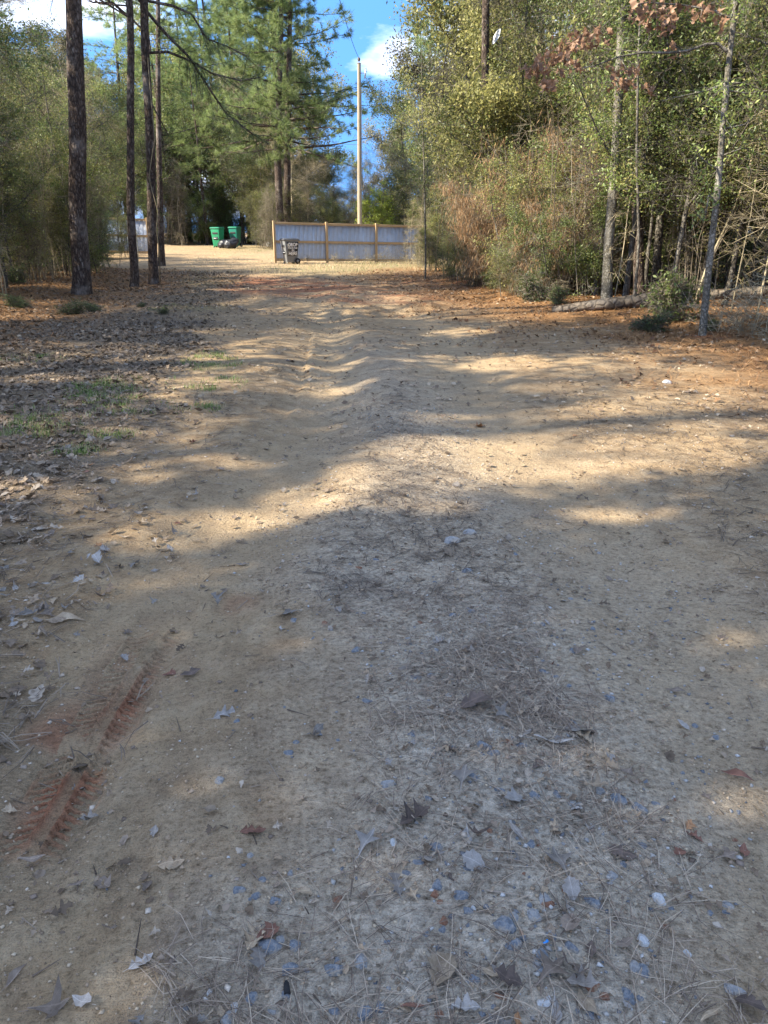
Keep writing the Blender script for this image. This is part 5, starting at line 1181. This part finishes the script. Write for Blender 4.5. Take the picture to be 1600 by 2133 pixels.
HAND = [  # px, py, metres, shape, colour, yaw deg, label
    (562, 1290, .155, 'three lobed', 'ash grey', 20, 'big ash grey lobed oak leaf lying flat alone right of the red tyre print'),
    (586, 1316, .06, 'oval', 'pale silver', 100, 'small pale leaf touching the big ash grey leaf'),
    (745, 1790, .115, 'three lobed', 'pale silver', 62, 'pale curled oak leaf with three spread points on sunlit dirt'),
    (1185, 1835, .13, 'three lobed', 'ash grey', 100, 'largest grey three pointed oak leaf on the gravel, its stalk towards the viewer'),
    (320, 1748, .055, 'oval', 'ash grey', 95, 'drop shaped grey leaf lying alone on bare smooth dirt'),
    (330, 1806, .085, 'ragged', 'tan', 8, 'flat ragged tan leaf at the upper edge of a sunny patch'),
    (1115, 2058, .12, 'three lobed', 'grey brown', 40, 'grey brown oak leaf next to the rusty stones near the bottom edge'),
    (440, 1500, .10, 'lobed', 'pale silver', 25, 'thin pale silver oak leaf on combed bare dirt'),
    (95, 1296, .19, 'narrow', 'tan', 12, 'long curled tan leaf lying just above the red tyre print'),
    (1110, 1545, .16, 'narrow', 'pale silver', -6, 'long narrow silver leaf on the gravel ridge'),
    (1175, 1520, .14, 'ragged', 'ash grey', 10, 'crumpled ash grey leaf on the gravel ridge above the long silver leaf'),
    (300, 1862, .05, 'broad', 'grey brown', 80, 'small squarish grey brown leaf on shaded bare dirt'),
    (12, 2062, .075, 'narrow', 'grey brown', 62, 'narrow grey brown leaf in the bottom corner of bare dirt'),
    (268, 2022, .07, 'ragged', 'pale silver', 42, 'pale crumpled leaf in the middle of a round sunny patch'),
    (515, 1985, .085, 'ragged', 'tan', 74, 'upright looking tan leaf beside the largest embedded blue stone'),
    (535, 1960, .07, 'broad', 'reddish brown', 30, 'reddish brown leaf overlapping the tan leaf by the blue stone'),
    (1405, 1785, .055, 'broad', 'reddish brown', 30, 'rounded reddish brown leaf on lit dirt'),
    (1550, 1790, .06, 'oval', 'reddish brown', 70, 'narrow reddish leaf standing on edge on lit dirt'),
    (1265, 1770, .09, 'ragged', 'dark brown', -12, 'dark curled leaf above a small blue stone on the gravel'),
    (375, 1412, .10, 'oval', 'dark brown', 28, 'dark curled leaf with a raised edge beside the red tyre print'),
    (340, 1410, .075, 'broad', 'reddish brown', -20, 'dull reddish leaf tucked under the dark curled leaf'),
    (500, 1735, .085, 'ragged', 'reddish brown', 12, 'torn reddish brown leaf with a long stalk on bare dirt'),
    (200, 1618, .05, 'ragged', 'orange brown', 15, 'small orange brown leaf at the lower end of the red clay'),
    (265, 1380, .06, 'ragged', 'pale silver', 130, 'small pale leaf lying in the red tyre print'),
    (492, 1178, .075, 'oval', 'ash grey', -12, 'grey oval leaf on the shade border of the smooth dirt'),
    (1280, 1975, .06, 'oval', 'grey brown', 20, 'grey brown leaf between the white stones'),
    (835, 1725, .12, 'ragged', 'dark brown', 35, 'dark torn leaf left of the gravel ridge'),
    (960, 1650, .12, 'three lobed', 'ash grey', 75, 'spiky ash grey leaf on the upper gravel ridge'),
    (1530, 2085, .08, 'ragged', 'dark brown', -25, 'dark brown leaf touching the round grey stone'),
    (905, 2060, .11, 'broad', 'tan', 60, 'large pale tan leaf fragment among roots at the bottom edge'),
    (145, 1850, .06, 'narrow', 'grey brown', 4, 'short grey leaf with straight needles on the shaded dirt'),
    (60, 2110, .11, 'three lobed', 'grey brown', 8, 'flat grey brown three pointed leaf along the bottom edge'),
    (1200, 1365, .09, 'ragged', 'grey brown', 70, 'curled grey brown leaf on the upper part of the needle strewn ridge'),
    (1020, 1490, .10, 'narrow', 'tan', 15, 'curved tan leaf near the dark crumpled leaves'),
    (960, 1478, .15, 'ragged', 'dark brown', 30, 'dark crumpled leaf on the upper gravel ridge'),
    (1385, 1440, .09, 'narrow', 'grey brown', -14, 'thin grey brown leaf on bare dirt right of the ridge'),
    (1500, 1610, .12, 'narrow', 'reddish brown', -30, 'long reddish leaf on the paler bare dirt'),
    (595, 752, .16, 'ragged', 'dark brown', 30, 'dark leaf alone on the pale rut floor'),
    (985, 890, .15, 'ragged', 'orange brown', 20, 'orange brown leaf on the brightest sunlit dirt'),
]
for px, py, ln, k, c, yw, lb in HAND: fallen(px, py, ln, k, c, R_(yw), lb, None, None, .004, R_(random.uniform(-8, 8)), R_(random.uniform(-10, 10)))
# the rest of the leaves one can pick out: the nearest of each stretch of ground
def zone(px, py):
    if py > 1760 and px > 700: return 'among the blue stones of the gravel'
    if px > 700 and px < 1350 and py > 1150: return 'among the needles of the gravel ridge'
    if px <= 480 and py < 1290: return 'in the thick litter of the verge'
    if px <= 480: return 'around the red tyre print'
    if px > 1150 and py < 1150: return 'on the sunny side of the track by the straw'
    if py < 1150: return 'on the bare middle of the track'
    if px >= 1350: return 'on the pale dirt beyond the gravel ridge'
    return 'on the smooth shaded wheel path'
g = np.random.default_rng(19); cand = []
CK, CW = list(SHAPES), [.22, .12, .24, .18, .14, .10]
CC = ['ash grey', 'grey brown', 'tan', 'reddish brown', 'dark brown', 'pale silver', 'orange brown']
for _ in range(9000):
    px, py = g.uniform(-20, 1620), g.uniform(900, 2140); 
    d = 0.05
    if px < 520 and py < 1330: d = .95 * min(1, (520 - px) / 240)
    elif px < 700 and py < 1180: d = .12
    elif 820 < px < 1330 and py > 1250: d = .22
    elif px > 1250 and py < 1120: d = .16
    if float(ell(px, py, 240, 1430, 110, 240, 32, .2)) > .3: d *= .06
    if g.random() < d: cand.append((px, py))
cand = cand[:258]
for px, py in cand:
    k = CK[g.choice(6, p=CW)]
    c = CC[g.choice(7, p=[.27, .24, .16, .06, .09, .16, .02] if px < 800 or py > 1200 else [.10, .16, .24, .12, .06, .08, .24])]
    ln = (.032 + .055 * g.random() ** 1.3) * (1.2 if (py < 1300 and px < 480) else 1.0); lb = f'{c} {k} leaf {zone(px, py)}'
    fallen(px, py, ln, k, c, g.random() * 6.283, lb, f'{c} {k} leaves {zone(px, py)}', None, .003 + .012 * g.random() * (px < 480), R_(g.normal() * 14), R_(g.normal() * 16))

def scatter_blades(name, xs, ys, size, mat, seed, lift=.004, tilt=.28, coarse=True):
    g = np.random.default_rng(seed); n = len(xs); z = H(xs, ys); Vs, Fs, Rs, k = [], [], [], 0
    bl = [leaf_blade(kd, 700 + s, coarse) for s, kd in enumerate(['lobed', 'ragged', 'oval', 'narrow', 'ragged', 'lobed', 'broad', 'three lobed'])]
    which = g.integers(0, len(bl), n)
    for b, (V, F) in enumerate(bl):
        m = which == b; q = m.sum()
        if not q: continue
        yaw = g.random(q) * 6.283; ti = g.normal(size=q) * tilt; ro = g.normal(size=q) * tilt; s = size[m]
        P = V[None] * np.array([1, 1, 1.0]) * s[:, None, None]; P = P - np.array([.5, 0, 0]) * s[:, None, None]
        y1 = P[..., 1] * np.cos(ro)[:, None] - P[..., 2] * np.sin(ro)[:, None]; z1 = P[..., 1] * np.sin(ro)[:, None] + P[..., 2] * np.cos(ro)[:, None]
        x2 = P[..., 0] * np.cos(ti)[:, None] + z1 * np.sin(ti)[:, None]; z2 = -P[..., 0] * np.sin(ti)[:, None] + z1 * np.cos(ti)[:, None]
        X = x2 * np.cos(yaw)[:, None] - y1 * np.sin(yaw)[:, None] + xs[m][:, None]; Y = x2 * np.sin(yaw)[:, None] + y1 * np.cos(yaw)[:, None] + ys[m][:, None]
        Z = z2 + (z[m] + lift * (1 + 3 * g.random(q)))[:, None] + (np.abs(np.sin(ti)) * s * .25)[:, None]
        Vs.append(np.stack([X, Y, Z], -1).reshape(-1, 3)); Fs.append((np.arange(q)[:, None, None] * len(V) + F[None]).reshape(-1, 4) + k); k += q * len(V); Rs.append(np.repeat(g.random(q), len(V)))
    o = link(name, mesh(name, np.concatenate(Vs), [np.concatenate(Fs)], mat, {'rnd': np.concatenate(Rs)}, True)); o['kind'] = 'stuff'; return o
def sample(n, x0, x1, y0, y1, fn, seed):
    g = np.random.default_rng(seed); x, y = g.uniform(x0, x1, n), g.uniform(y0, y1, n); k = g.random(n) < fn(x, y); return x[k], y[k]
M['chip_far'] = leaf_mat('trodden bark and leaf', [(.09, .063, .043), (.18, .125, .082), (.30, .22, .145), (.40, .32, .22)], 0, .8, .15)
# thick leaf litter of the west verge
x, y = sample(190000, -14, 1, 1.5, 30, lambda x, y: (np.abs(x) < .56 * y + .5) * np.clip(covers(x, y)['litter'], 0, 1) ** 1.2 * smooth(.2, .5, fbm(x * 2, y * 2, 3, 33)) * np.where(y < 5, 1.0, np.where(y < 14, .68, .30)) * (poly_dist(x, y, TREAD)[0] > .25) * (1 - .6 * covers(x, y)['straw']), 21)
nr = y < 5.5
scatter_blades('leaf_litter', x[nr], y[nr], np.random.default_rng(1).uniform(.03, .085, nr.sum()), M['litter'], 22, coarse=False)
scatter_blades('leaf_litter', x[~nr], y[~nr], np.random.default_rng(1).uniform(.035, .095, (~nr).sum()), M['litter'], 27)
x, y = sample(14000, -6, 7, 6, 27, lambda x, y: (np.abs(x) < .56 * y + .5) * smooth(.4, .62, fbm(x * .9, y * 1.3, 4, 66)), 67)
scatter_blades('leaf_litter', x, y, np.random.default_rng(6).uniform(.02, .07, len(x)), M['chip_far'], 68, .004, .25)
# leaves strewn thinly over the whole track
x, y = sample(16000, -6, 8, 1.0, 20, lambda x, y: (np.abs(x) < .56 * y + .5) * smooth(.35, .65, fbm(x * 1.5, y * 1.5, 3, 34)) * .55, 23)
scatter_blades('leaf_litter', x, y, np.random.default_rng(2).uniform(.012, .06, len(x)), M['litter'], 24, .003, .22, coarse=False)
# orange brown leaves along the east edge and under the west pines
x, y = sample(90000, -16, 12, 5, 32, lambda x, y: (np.abs(x) < .56 * y + .5) * covers(x, y)['straw'] * smooth(.2, .55, fbm(x * 1.6, y * 1.6, 3, 35)) * .58, 25)
scatter_blades('leaf_litter', x, y, np.random.default_rng(3).uniform(.035, .10, len(x)), M['litter_orange'], 26)

def needles(name, x, y, L0, L1, W, mat, seed, curve=.18, lift=.004, tilt=.06, per=2):
    """fallen needle bundles: two bent halves each"""
    g = np.random.default_rng(seed); n = len(x); x = np.repeat(x, per); y = np.repeat(y, per); yaw = np.repeat(g.random(n) * 6.283, per) + g.normal(size=n * per) * .09; ln = np.repeat(g.uniform(L0, L1, n), per) * (.85 + .2 * g.random(n * per))
    n *= per; a = yaw; b = yaw + g.normal(size=n) * curve * 1.6
    z0 = H(x, y) + lift * (.5 + 1.5 * g.random(n)); x1, y1 = x + np.cos(a) * ln * .5, y + np.sin(a) * ln * .5; z1 = H(x1, y1) + lift + np.abs(g.normal(size=n)) * tilt * ln; x2, y2 = x1 + np.cos(b) * ln * .5, y1 + np.sin(b) * ln * .5; z2 = H(x2, y2) + lift * (.5 + g.random(n)) + np.abs(g.normal(size=n)) * tilt * ln * .7
    w = W * .5; V = np.empty((n, 6, 3)); sx, sy = -np.sin(a) * w, np.cos(a) * w
    for k, (X, Y, Z, q) in enumerate(((x, y, z0, 1), (x1, y1, z1, 1), (x2, y2, z2, .5))): V[:, 2 * k] = np.stack([X + sx * q, Y + sy * q, Z], 1); V[:, 2 * k + 1] = np.stack([X - sx * q, Y - sy * q, Z], 1)
    F = (np.arange(n)[:, None, None] * 6 + np.array([(0, 1, 3, 2), (2, 3, 5, 4)])[None]).reshape(-1, 4)
    o = link(name, mesh(name, V.reshape(-1, 3), [F], mat, {'rnd': np.repeat(g.random(n), 6)})); o['kind'] = 'stuff'; return o
def ridge_w(x, y):
    c = covers(x, y); px, py = to_px(x, y, 0 * x); n = fbm(x * 2.2, y * 2.2, 4, 36)
    w = .07 + .26 * c['gravel'] + .12 * smooth(850, 1100, px) * smooth(780, 900, py) - .8 * c['track']
    w = w * (.25 + .75 * smooth(.36, .66, n)) - .9 * ell(px, py, 420, 1560, 260, 330, 20, .4)
    return np.clip(w, 0.0, 1) * (np.abs(x) < .56 * y + .4)
x, y = sample(60000, -2, 2.4, .9, 3.2, ridge_w, 41); needles('pine_needles', x, y, .07, .16, .0016, M['needle_grey'], 42)
x, y = sample(60000, -3, 4.5, 3.0, 7.5, ridge_w, 43); needles('pine_needles', x, y, .08, .17, .0026, M['needle_grey'], 44)
x, y = sample(26000, -4, 9, 6.5, 17, ridge_w, 45); needles('pine_needles', x, y, .10, .2, .005, M['needle_grey'], 46)
x, y = sample(150000, -16, 12, 4.5, 30, lambda x, y: (np.abs(x) < .56 * y + .5) * covers(x, y)['straw'] * np.where(y < 13, .75, .4) * smooth(.2, .5, fbm(x * 1.3, y * 1.3, 3, 37)), 47); needles('pine_straw', x, y, .12, .24, .007, M['needle_dead'], 48, .25, .008, .16, 1)
x, y = sample(30000, -9, 0, 2, 16, lambda x, y: (np.abs(x) < .56 * y + .5) * covers(x, y)['litter'] * .6, 49); needles('pine_needles', x, y, .08, .18, .004, M['needle_grey'], 50, .2, .012, .12)

def crumbs(name, x, y, s0, s1, mat, seed, flat=.6, sink=.3):
    g = np.random.default_rng(seed); n = len(x); s = s0 + (s1 - s0) * g.random(n) ** 2.2; z = H(x, y)
    O = np.array([(1, 0, 0), (0, 1, 0), (-1, 0, 0), (0, -1, 0), (0, 0, 1), (0, 0, -1)], float)[None] * (.6 + .8 * g.random((n, 6, 1))) + g.normal(size=(n, 6, 3)) * .18
    O[..., 2] *= flat; O = O * s[:, None, None] * .5; a = g.random(n) * 6.283; X = O[..., 0] * np.cos(a)[:, None] - O[..., 1] * np.sin(a)[:, None]; Y = O[..., 0] * np.sin(a)[:, None] + O[..., 1] * np.cos(a)[:, None]
    V = np.stack([X + x[:, None], Y + y[:, None], O[..., 2] + (z + s * flat * (.5 - sink))[:, None]], -1)
    F = (np.arange(n)[:, None, None] * 6 + np.array([(0, 1, 4), (1, 2, 4), (2, 3, 4), (3, 0, 4), (1, 0, 5), (2, 1, 5), (3, 2, 5), (0, 3, 5)])[None]).reshape(-1, 3)
    o = link(name, mesh(name, V.reshape(-1, 3), [F], mat, {'rnd': np.repeat(g.random(n), 6)})); o['kind'] = 'stuff'; return o
M['crumb'] = leaf_mat('dirt crumb', [(.16, .115, .075), (.29, .215, .14), (.40, .32, .22)], 0, .95, .1)
M['grit'] = leaf_mat('gravel grit', [(.12, .13, .145), (.26, .25, .235), (.45, .42, .37), (.62, .59, .54)], 0, .85, .2)
M['chip'] = leaf_mat('leaf and bark chip', [(.09, .066, .048), (.18, .135, .10), (.30, .24, .18), (.42, .35, .27)], 0, .8, .15)
fov = lambda x, y: np.abs(x) < .56 * y + .4
x, y = sample(52000, -3.2, 3.4, .95, 5.5, lambda x, y: fov(x, y) * (.25 + .75 * smooth(.4, .62, fbm(x * 3, y * 3, 3, 51))) * smooth(7, 2, y), 52); crumbs('dirt_crumbs', x, y, .003, .013, M['crumb'], 53)
x, y = sample(36000, -3, 3.6, .95, 7.0, lambda x, y: fov(x, y) * (.05 + .8 * covers(x, y)['gravel']) * smooth(.36, .6, fbm(x * 4, y * 4, 3, 54)), 55); crumbs('gravel', x, y, .003, .018, M['grit'], 56)
x, y = sample(40000, -4.5, 5, .95, 8.5, lambda x, y: fov(x, y) * (.08 + .5 * covers(x, y)['litter'] + .8 * ridge_w(x, y)), 57); crumbs('bark_chips', x, y, .005, .026, M['chip'], 58, .22, .0)

# torn scraps of leaf trodden into the track, and short broken twigs
x, y = sample(60000, -3.4, 3.6, .9, 6.5, lambda x, y: fov(x, y) * (.05 + .55 * covers(x, y)['gravel'] + .6 * covers(x, y)['litter'] + .35 * ridge_w(x, y)) * smooth(.3, .55, fbm(x * 3.4, y * 3.4, 3, 61)), 62)
scatter_blades('leaf_litter', x, y, .006 + .026 * np.random.default_rng(4).random(len(x)) ** 1.8, M['litter'], 63, .002, .3)
x, y = sample(5200, -4, 6, .9, 9, lambda x, y: fov(x, y) * (.25 + .5 * covers(x, y)['litter'] + .3 * ridge_w(x, y)), 64)
g = np.random.default_rng(65); a = g.random(len(x)) * 6.283; ln = .02 + .09 * g.random(len(x)) ** 2; z0 = H(x, y); x1, y1 = x + np.cos(a) * ln, y + np.sin(a) * ln
V, F = sticks(np.stack([x, y, z0 + .003], 1), np.stack([x1, y1, H(x1, y1) + .003 + .006 * g.random(len(x))], 1), .0016 + .0016 * g.random(len(x)), .001)
M['twig_bit'] = leaf_mat('broken twig', [(.055, .04, .03), (.13, .098, .07), (.25, .2, .15)], 0, .85, .15)
o = link('twig_litter', mesh('twig litter', V, [F], M['twig_bit'], {'rnd': np.repeat(g.random(len(x)), 6)})); o['kind'] = 'stuff'

# ------------------------------------------------------------------ stones bedded in the track
def stone_mat(name, a, b, c):
    m, t, o, L = new_mat(name); tc = t.nodes.new('ShaderNodeTexCoord'); n = noise_node(t, tc.outputs['Object'], 2.2, 7, .65); n2 = noise_node(t, tc.outputs['Object'], 1.1, 5, .6)
    r = ramp(t, [a, b, c], [.32, .5, .68]); L(n.outputs['Fac'], r.inputs['Fac']); mr = t.nodes.new('ShaderNodeMapRange'); mr.inputs['From Min'].default_value = .5; mr.inputs['From Max'].default_value = .66; mr.inputs['To Max'].default_value = .75; L(n2.outputs['Fac'], mr.inputs['Value'])
    col = mixc(t, r.outputs['Color'], (.36, .285, .195), mr.outputs['Result']); p = t.nodes.new('ShaderNodeBsdfPrincipled'); p.inputs['Roughness'].default_value = .8; p.inputs['Specular IOR Level'].default_value = .25; L(col, p.inputs['Base Color'])
    b_ = t.nodes.new('ShaderNodeBump'); b_.inputs['Strength'].default_value = .6; b_.inputs['Distance'].default_value = .12; L(n.outputs['Fac'], b_.inputs['Height']); L(b_.outputs[0], p.inputs['Normal']); L(p.outputs[0], o.inputs['Surface']); return m
SM = {'blue grey': stone_mat('blue grey stone', (.115, .128, .143), (.20, .215, .23), (.34, .345, .345)), 'white': stone_mat('white stone', (.42, .41, .39), (.60, .59, .56), (.74, .73, .70)),
      'pale grey': stone_mat('pale grey stone', (.21, .205, .20), (.33, .32, .30), (.45, .43, .40)), 'rusty': stone_mat('rusty stone', (.16, .07, .04), (.27, .13, .075), (.36, .22, .13))}
def stone_shape(seed):
    import bmesh
    g = np.random.default_rng(seed); bm = bmesh.new(); bmesh.ops.create_icosphere(bm, subdivisions=2, radius=1)
    P = np.array([v.co[:] for v in bm.verts]); P *= np.array([1, .62 + .3 * g.random(), .5])
    for _ in range(7):                                 # broken faces
        d = unit(1, g)[0]; d[2] = abs(d[2]) * .8; d /= np.linalg.norm(d); h = (P @ d).max() * (.62 + .25 * g.random()); over = np.maximum(P @ d - h, 0); P -= over[:, None] * d
    P += g.normal(size=P.shape) * .02
    for v, p in zip(bm.verts, P): v.co = p
    bmesh.ops.dissolve_limit(bm, angle_limit=.12, verts=bm.verts, edges=bm.edges)
    bmesh.ops.triangulate(bm, faces=bm.faces)
    me = bpy.data.meshes.new('stone'); bm.to_mesh(me); bm.free(); return me
STONE = {}
def stone(px, py, size, colour, yaw, label, group=None, up=.12):
    v = random.randrange(6)
    if (v, colour) not in STONE: me = stone_shape(900 + v); me.materials.append(SM[colour]); STONE[(v, colour)] = me
    p = G(px, py); o = link('stone', STONE[(v, colour)], None, (p.x, p.y, p.z - size * (.16 - up)), euler_on_ground(p.x, p.y, yaw, random.gauss(0, .12), random.gauss(0, .12))); o.scale = (size * .5,) * 3
    tag(o, label, 'stone', group)
ST = [(910, 1845, .045, 'blue grey', 80, 'small blocky blue stone at the start of the stony patch'), (960, 1862, .048, 'blue grey', 5, 'flat blue stone next to the blocky one'), (1045, 1925, .072, 'blue grey', -35, 'largest blue grey stone in the stony patch'),
      (1068, 1966, .055, 'blue grey', 20, 'dusty blue stone touching the largest blue one'), (1090, 1955, .03, 'blue grey', 50, 'little blue stone wedged beside the dusty one'), (1128, 1990, .05, 'blue grey', 88, 'upright blue stone beside the scrap of bright plastic'), (1190, 1972, .045, 'blue grey', -35, 'blue stone between the plastic scrap and the speckled white stone'),
      (1236, 1880, .058, 'blue grey', -45, 'angular blue stone below the largest three pointed leaf'), (1373, 1872, .058, 'white', -60, 'whitest chunky stone standing out of the gravel'), (1338, 1962, .05, 'white', -50, 'speckled white stone below the chunky white one'), (1432, 1984, .026, 'white', -50, 'small cream white stone'),
      (1322, 2015, .045, 'pale grey', 85, 'pale grey stone below the speckled white one'), (1528, 2062, .062, 'pale grey', -15, 'round smooth grey stone near the bottom corner'), (988, 2040, .04, 'blue grey', 0, 'bluish stone near the bottom edge by rusty chips'), (975, 1897, .034, 'blue grey', -10, 'narrow blue stone left of the largest blue one'),
      (1230, 2052, .05, 'rusty', 20, 'rusty red stone at the bottom of the stony patch'), (1262, 2078, .032, 'rusty', 60, 'smaller rusty stone next to the rusty red one'), (1300, 1800, .03, 'blue grey', 70, 'blue chip under the dark curled leaf'), (497, 1852, .04, 'blue grey', 10, 'pale blue stone on sunlit dirt, uppermost of the near cluster'),
      (533, 1866, .036, 'blue grey', 60, 'middle stone of the three sunlit blue ones'), (572, 1876, .042, 'blue grey', 10, 'third sunlit blue stone beside orange chips'), (545, 1832, .03, 'blue grey', -25, 'half buried blue chip above the sunlit three'), (560, 1972, .07, 'blue grey', 12, 'large half buried blue stone by the tan leaf'),
      (612, 1972, .045, 'blue grey', -25, 'blue stone next to the large half buried one'), (600, 2022, .055, 'blue grey', 25, 'shaded blue stone by the little dark stub'), (695, 2016, .06, 'blue grey', -15, 'long bluish stone at the edge of the sun patch'), (470, 2122, .045, 'pale grey', 70, 'pale stone at the very bottom edge'),
      (524, 2082, .042, 'blue grey', 75, 'blue stone standing near the bottom edge'), (765, 2112, .05, 'blue grey', 80, 'bluish stone in the lower sun patch'), (806, 1632, .055, 'pale grey', 20, 'grey pebble on bare dirt at the left of the ridge'), (740, 1354, .055, 'blue grey', 50, 'lone blue grey pebble by the shaded wheel path'),
      (970, 1190, .075, 'blue grey', 10, 'blue stone sticking out beside a dark hole'), (1010, 1552, .065, 'blue grey', -25, 'blue stone in the middle of the ridge'), (1028, 1568, .055, 'blue grey', -10, 'second blue stone in the middle of the ridge just below the first'), (1082, 1553, .045, 'blue grey', 0, 'rounded blue pebble beside the long silver leaf'),
      (1282, 1666, .075, 'blue grey', -12, 'long flat blue stone on the far part of the ridge'), (1332, 1682, .06, 'blue grey', -30, 'blue stone under a crumpled leaf beside the long flat one'), (1112, 1656, .05, 'blue grey', -20, 'blue stone chip on the middle of the gravel'), (868, 1412, .04, 'blue grey', 0, 'left of the two small blue stones on the upper ridge'),
      (896, 1408, .04, 'blue grey', 60, 'right of the two small blue stones on the upper ridge'), (1270, 1456, .06, 'blue grey', -10, 'flat blue stone where the needles thin out'), (942, 1282, .055, 'blue grey', 0, 'flat blue stone on the upper ridge'), (980, 1274, .045, 'blue grey', 10, 'blue chip just right of the flat upper stone'),
      (974, 1110, .10, 'pale grey', 0, 'rounded grey stone at the border of the shade'), (940, 1126, .11, 'pale grey', 0, 'flat grey stone lying before the rounded one'), (1390, 797, .16, 'white', 10, 'white stone by the thin trunk shadow on the sunny side'), (1208, 2040, .03, 'rusty', 0, 'tiny rusty chip beside the dark leaf')]
random.seed(9)
for px, py, s, c, yw, lb in ST: stone(px, py, s, c, R_(yw), lb)
g = np.random.default_rng(29); n = 0
while n < 190:
    px, py = g.uniform(450, 1560), g.uniform(1150, 2130); w = float(covers(*[np.array([v]) for v in G(px, py)[:2]])['gravel'][0])
    if g.random() > w * (.6 if 850 < px < 1300 else .35): continue
    c = ['blue grey', 'pale grey', 'white', 'rusty'][g.choice(4, p=[.66, .22, .05, .07])]; z = 'stony patch' if py > 1780 else 'needle strewn ridge' if py > 1350 else 'upper end of the ridge'
    stone(px, py, .016 + .04 * g.random() ** 1.8, c, g.random() * 6.28, f'little {c} pebble bedded in the {z}', f'little {c} pebbles of the {z}', .07); n += 1
# small bright scrap and dark stub
q = G(1136, 1966); m = MB(); m.box((0, 0, .003), (.011, .006, .0015), .5, (.3, .2)); m.box((.004, .003, .004), (.008, .006, .0015), .9, (.5, -.3)); o = link('plastic_chip', m.mesh('blue chip', M['blue_scrap']), None, tuple(q)); tag(o, 'tiny torn scrap of bright blue plastic beside a blue stone', 'plastic scrap')
q = G(600, 2064); m = MB(); m.cyl((0, -.010, .004), (-.005, .012, .008), .0075, .006, 12); m.cyl((-.005, .012, .008), (-.0055, .016, .009), .0035, n=8); o = link('dark_stub', m.mesh('dark stub', M['rubber'], True), None, tuple(q)); tag(o, 'small dark cylindrical stub half sunk in the stony dirt', 'stub')

# ------------------------------------------------------------------ grass
def grass(name, x, y, h0, h1, w, mat, seed):
    g = np.random.default_rng(seed); n = len(x); z = H(x, y) - .004; h = g.uniform(h0, h1, n); a = g.random(n) * 6.283; le = h * (.25 + .6 * g.random(n)); dx, dy = np.cos(a), np.sin(a)
    V = np.empty((n, 5, 3)); sx, sy = -dy * w * .5, dx * w * .5
    V[:, 0] = np.stack([x + sx, y + sy, z], 1); V[:, 1] = np.stack([x - sx, y - sy, z], 1); mx, my = x + dx * le * .35, y + dy * le * .35
    V[:, 2] = np.stack([mx - sx * .8, my - sy * .8, z + h * .6], 1); V[:, 3] = np.stack([mx + sx * .8, my + sy * .8, z + h * .6], 1); V[:, 4] = np.stack([x + dx * le, y + dy * le, z + h * .9], 1)
    i = np.arange(n)[:, None] * 5; o = link(name, mesh(name, V.reshape(-1, 3), [(i + np.array([[3, 2, 4]])), (i + np.array([[0, 1, 2, 3]]))], mat, {'rnd': np.repeat(g.random(n), 5)})); o['kind'] = 'stuff'; return o
g = np.random.default_rng(31); gxs, gys = [], []
for cx, cy, rx, ry in GRASS_AT:
    nt = max(6, int(rx * ry * .035)); n = nt * 16; a, r = np.repeat(g.random(nt) * 6.283, 16), np.repeat(np.sqrt(g.random(nt)) * 1.2, 16); x, y, _ = Gv(cx + rx * r * np.cos(a), cy + ry * r * np.sin(a)); k = g.random(n) < smooth(.40, .56, fbm(x * 3.1, y * 3.1, 4, 51)) * .95 + .05; gxs.append(x[k]); gys.append(y[k])
gxs, gys = np.concatenate(gxs), np.concatenate(gys); gxs = np.repeat(gxs, 2) + g.normal(size=len(gxs) * 2) * .045; gys = np.repeat(gys, 2) + g.normal(size=len(gys) * 2) * .045
kp = np.random.default_rng(2).random(len(gxs)) < .8; gxs, gys = gxs[kp], gys[kp]; grass('grass', gxs, gys, .02, .06, .005, M['grass'], 32); grass('grass', gxs[::2] + .03, gys[::2] + .04, .02, .07, .004, M['grass_dry'], 40)
x, y = sample(26000, -9, 4, 28, 47, lambda x, y: np.where((x > -4.5) & (y > 30), .5, .25) * smooth(.35, .6, fbm(x * .8, y * .8, 3, 38)) * (1 - .9 * covers(x, y)['track']) * (x < edge_x(EDGE_R, y) + 1), 33); grass('grass', x, y, .05, .16, .012, M['grass_dry'], 34)
x, y = sample(9000, -9, 0, 3, 12, lambda x, y: fov(x, y) * covers(x, y)['litter'] * smooth(.5, .65, fbm(x * 1.5, y * 1.5, 3, 39)) * .5, 35); grass('grass', x, y, .03, .08, .004, M['grass_dry'], 36)
x, y = sample(5000, -9, 2, 30, 46, lambda x, y: covers(x, y)['grass'], 37); grass('grass', x, y, .04, .1, .012, M['grass'], 38)

print('unique triangles', sum(sum(len(p.vertices) - 2 for p in me.polygons) if len(me.polygons) < 2000 else int(len(me.loops) - 2 * len(me.polygons)) for me in bpy.data.meshes))

for px, Y, s_ in ((640, FA.y - .25, .5), (700, FA.y + .2, .6), (735, FA.y + .4, .7), (770, FA.y + .9, .8), (800, FA.y + 1.2, .9), (590, FA.y - .35, .35)):
    q = at_depth(px, 540, Y); place(PR['briar'][0 if s_ > .6 else 1], 'dry_weed', (q.x, q.y, hz(q.x, q.y)), 'straggly dry weed at the foot of the long metal fence', 'weed', 'dry weeds along the fence', None, s_)
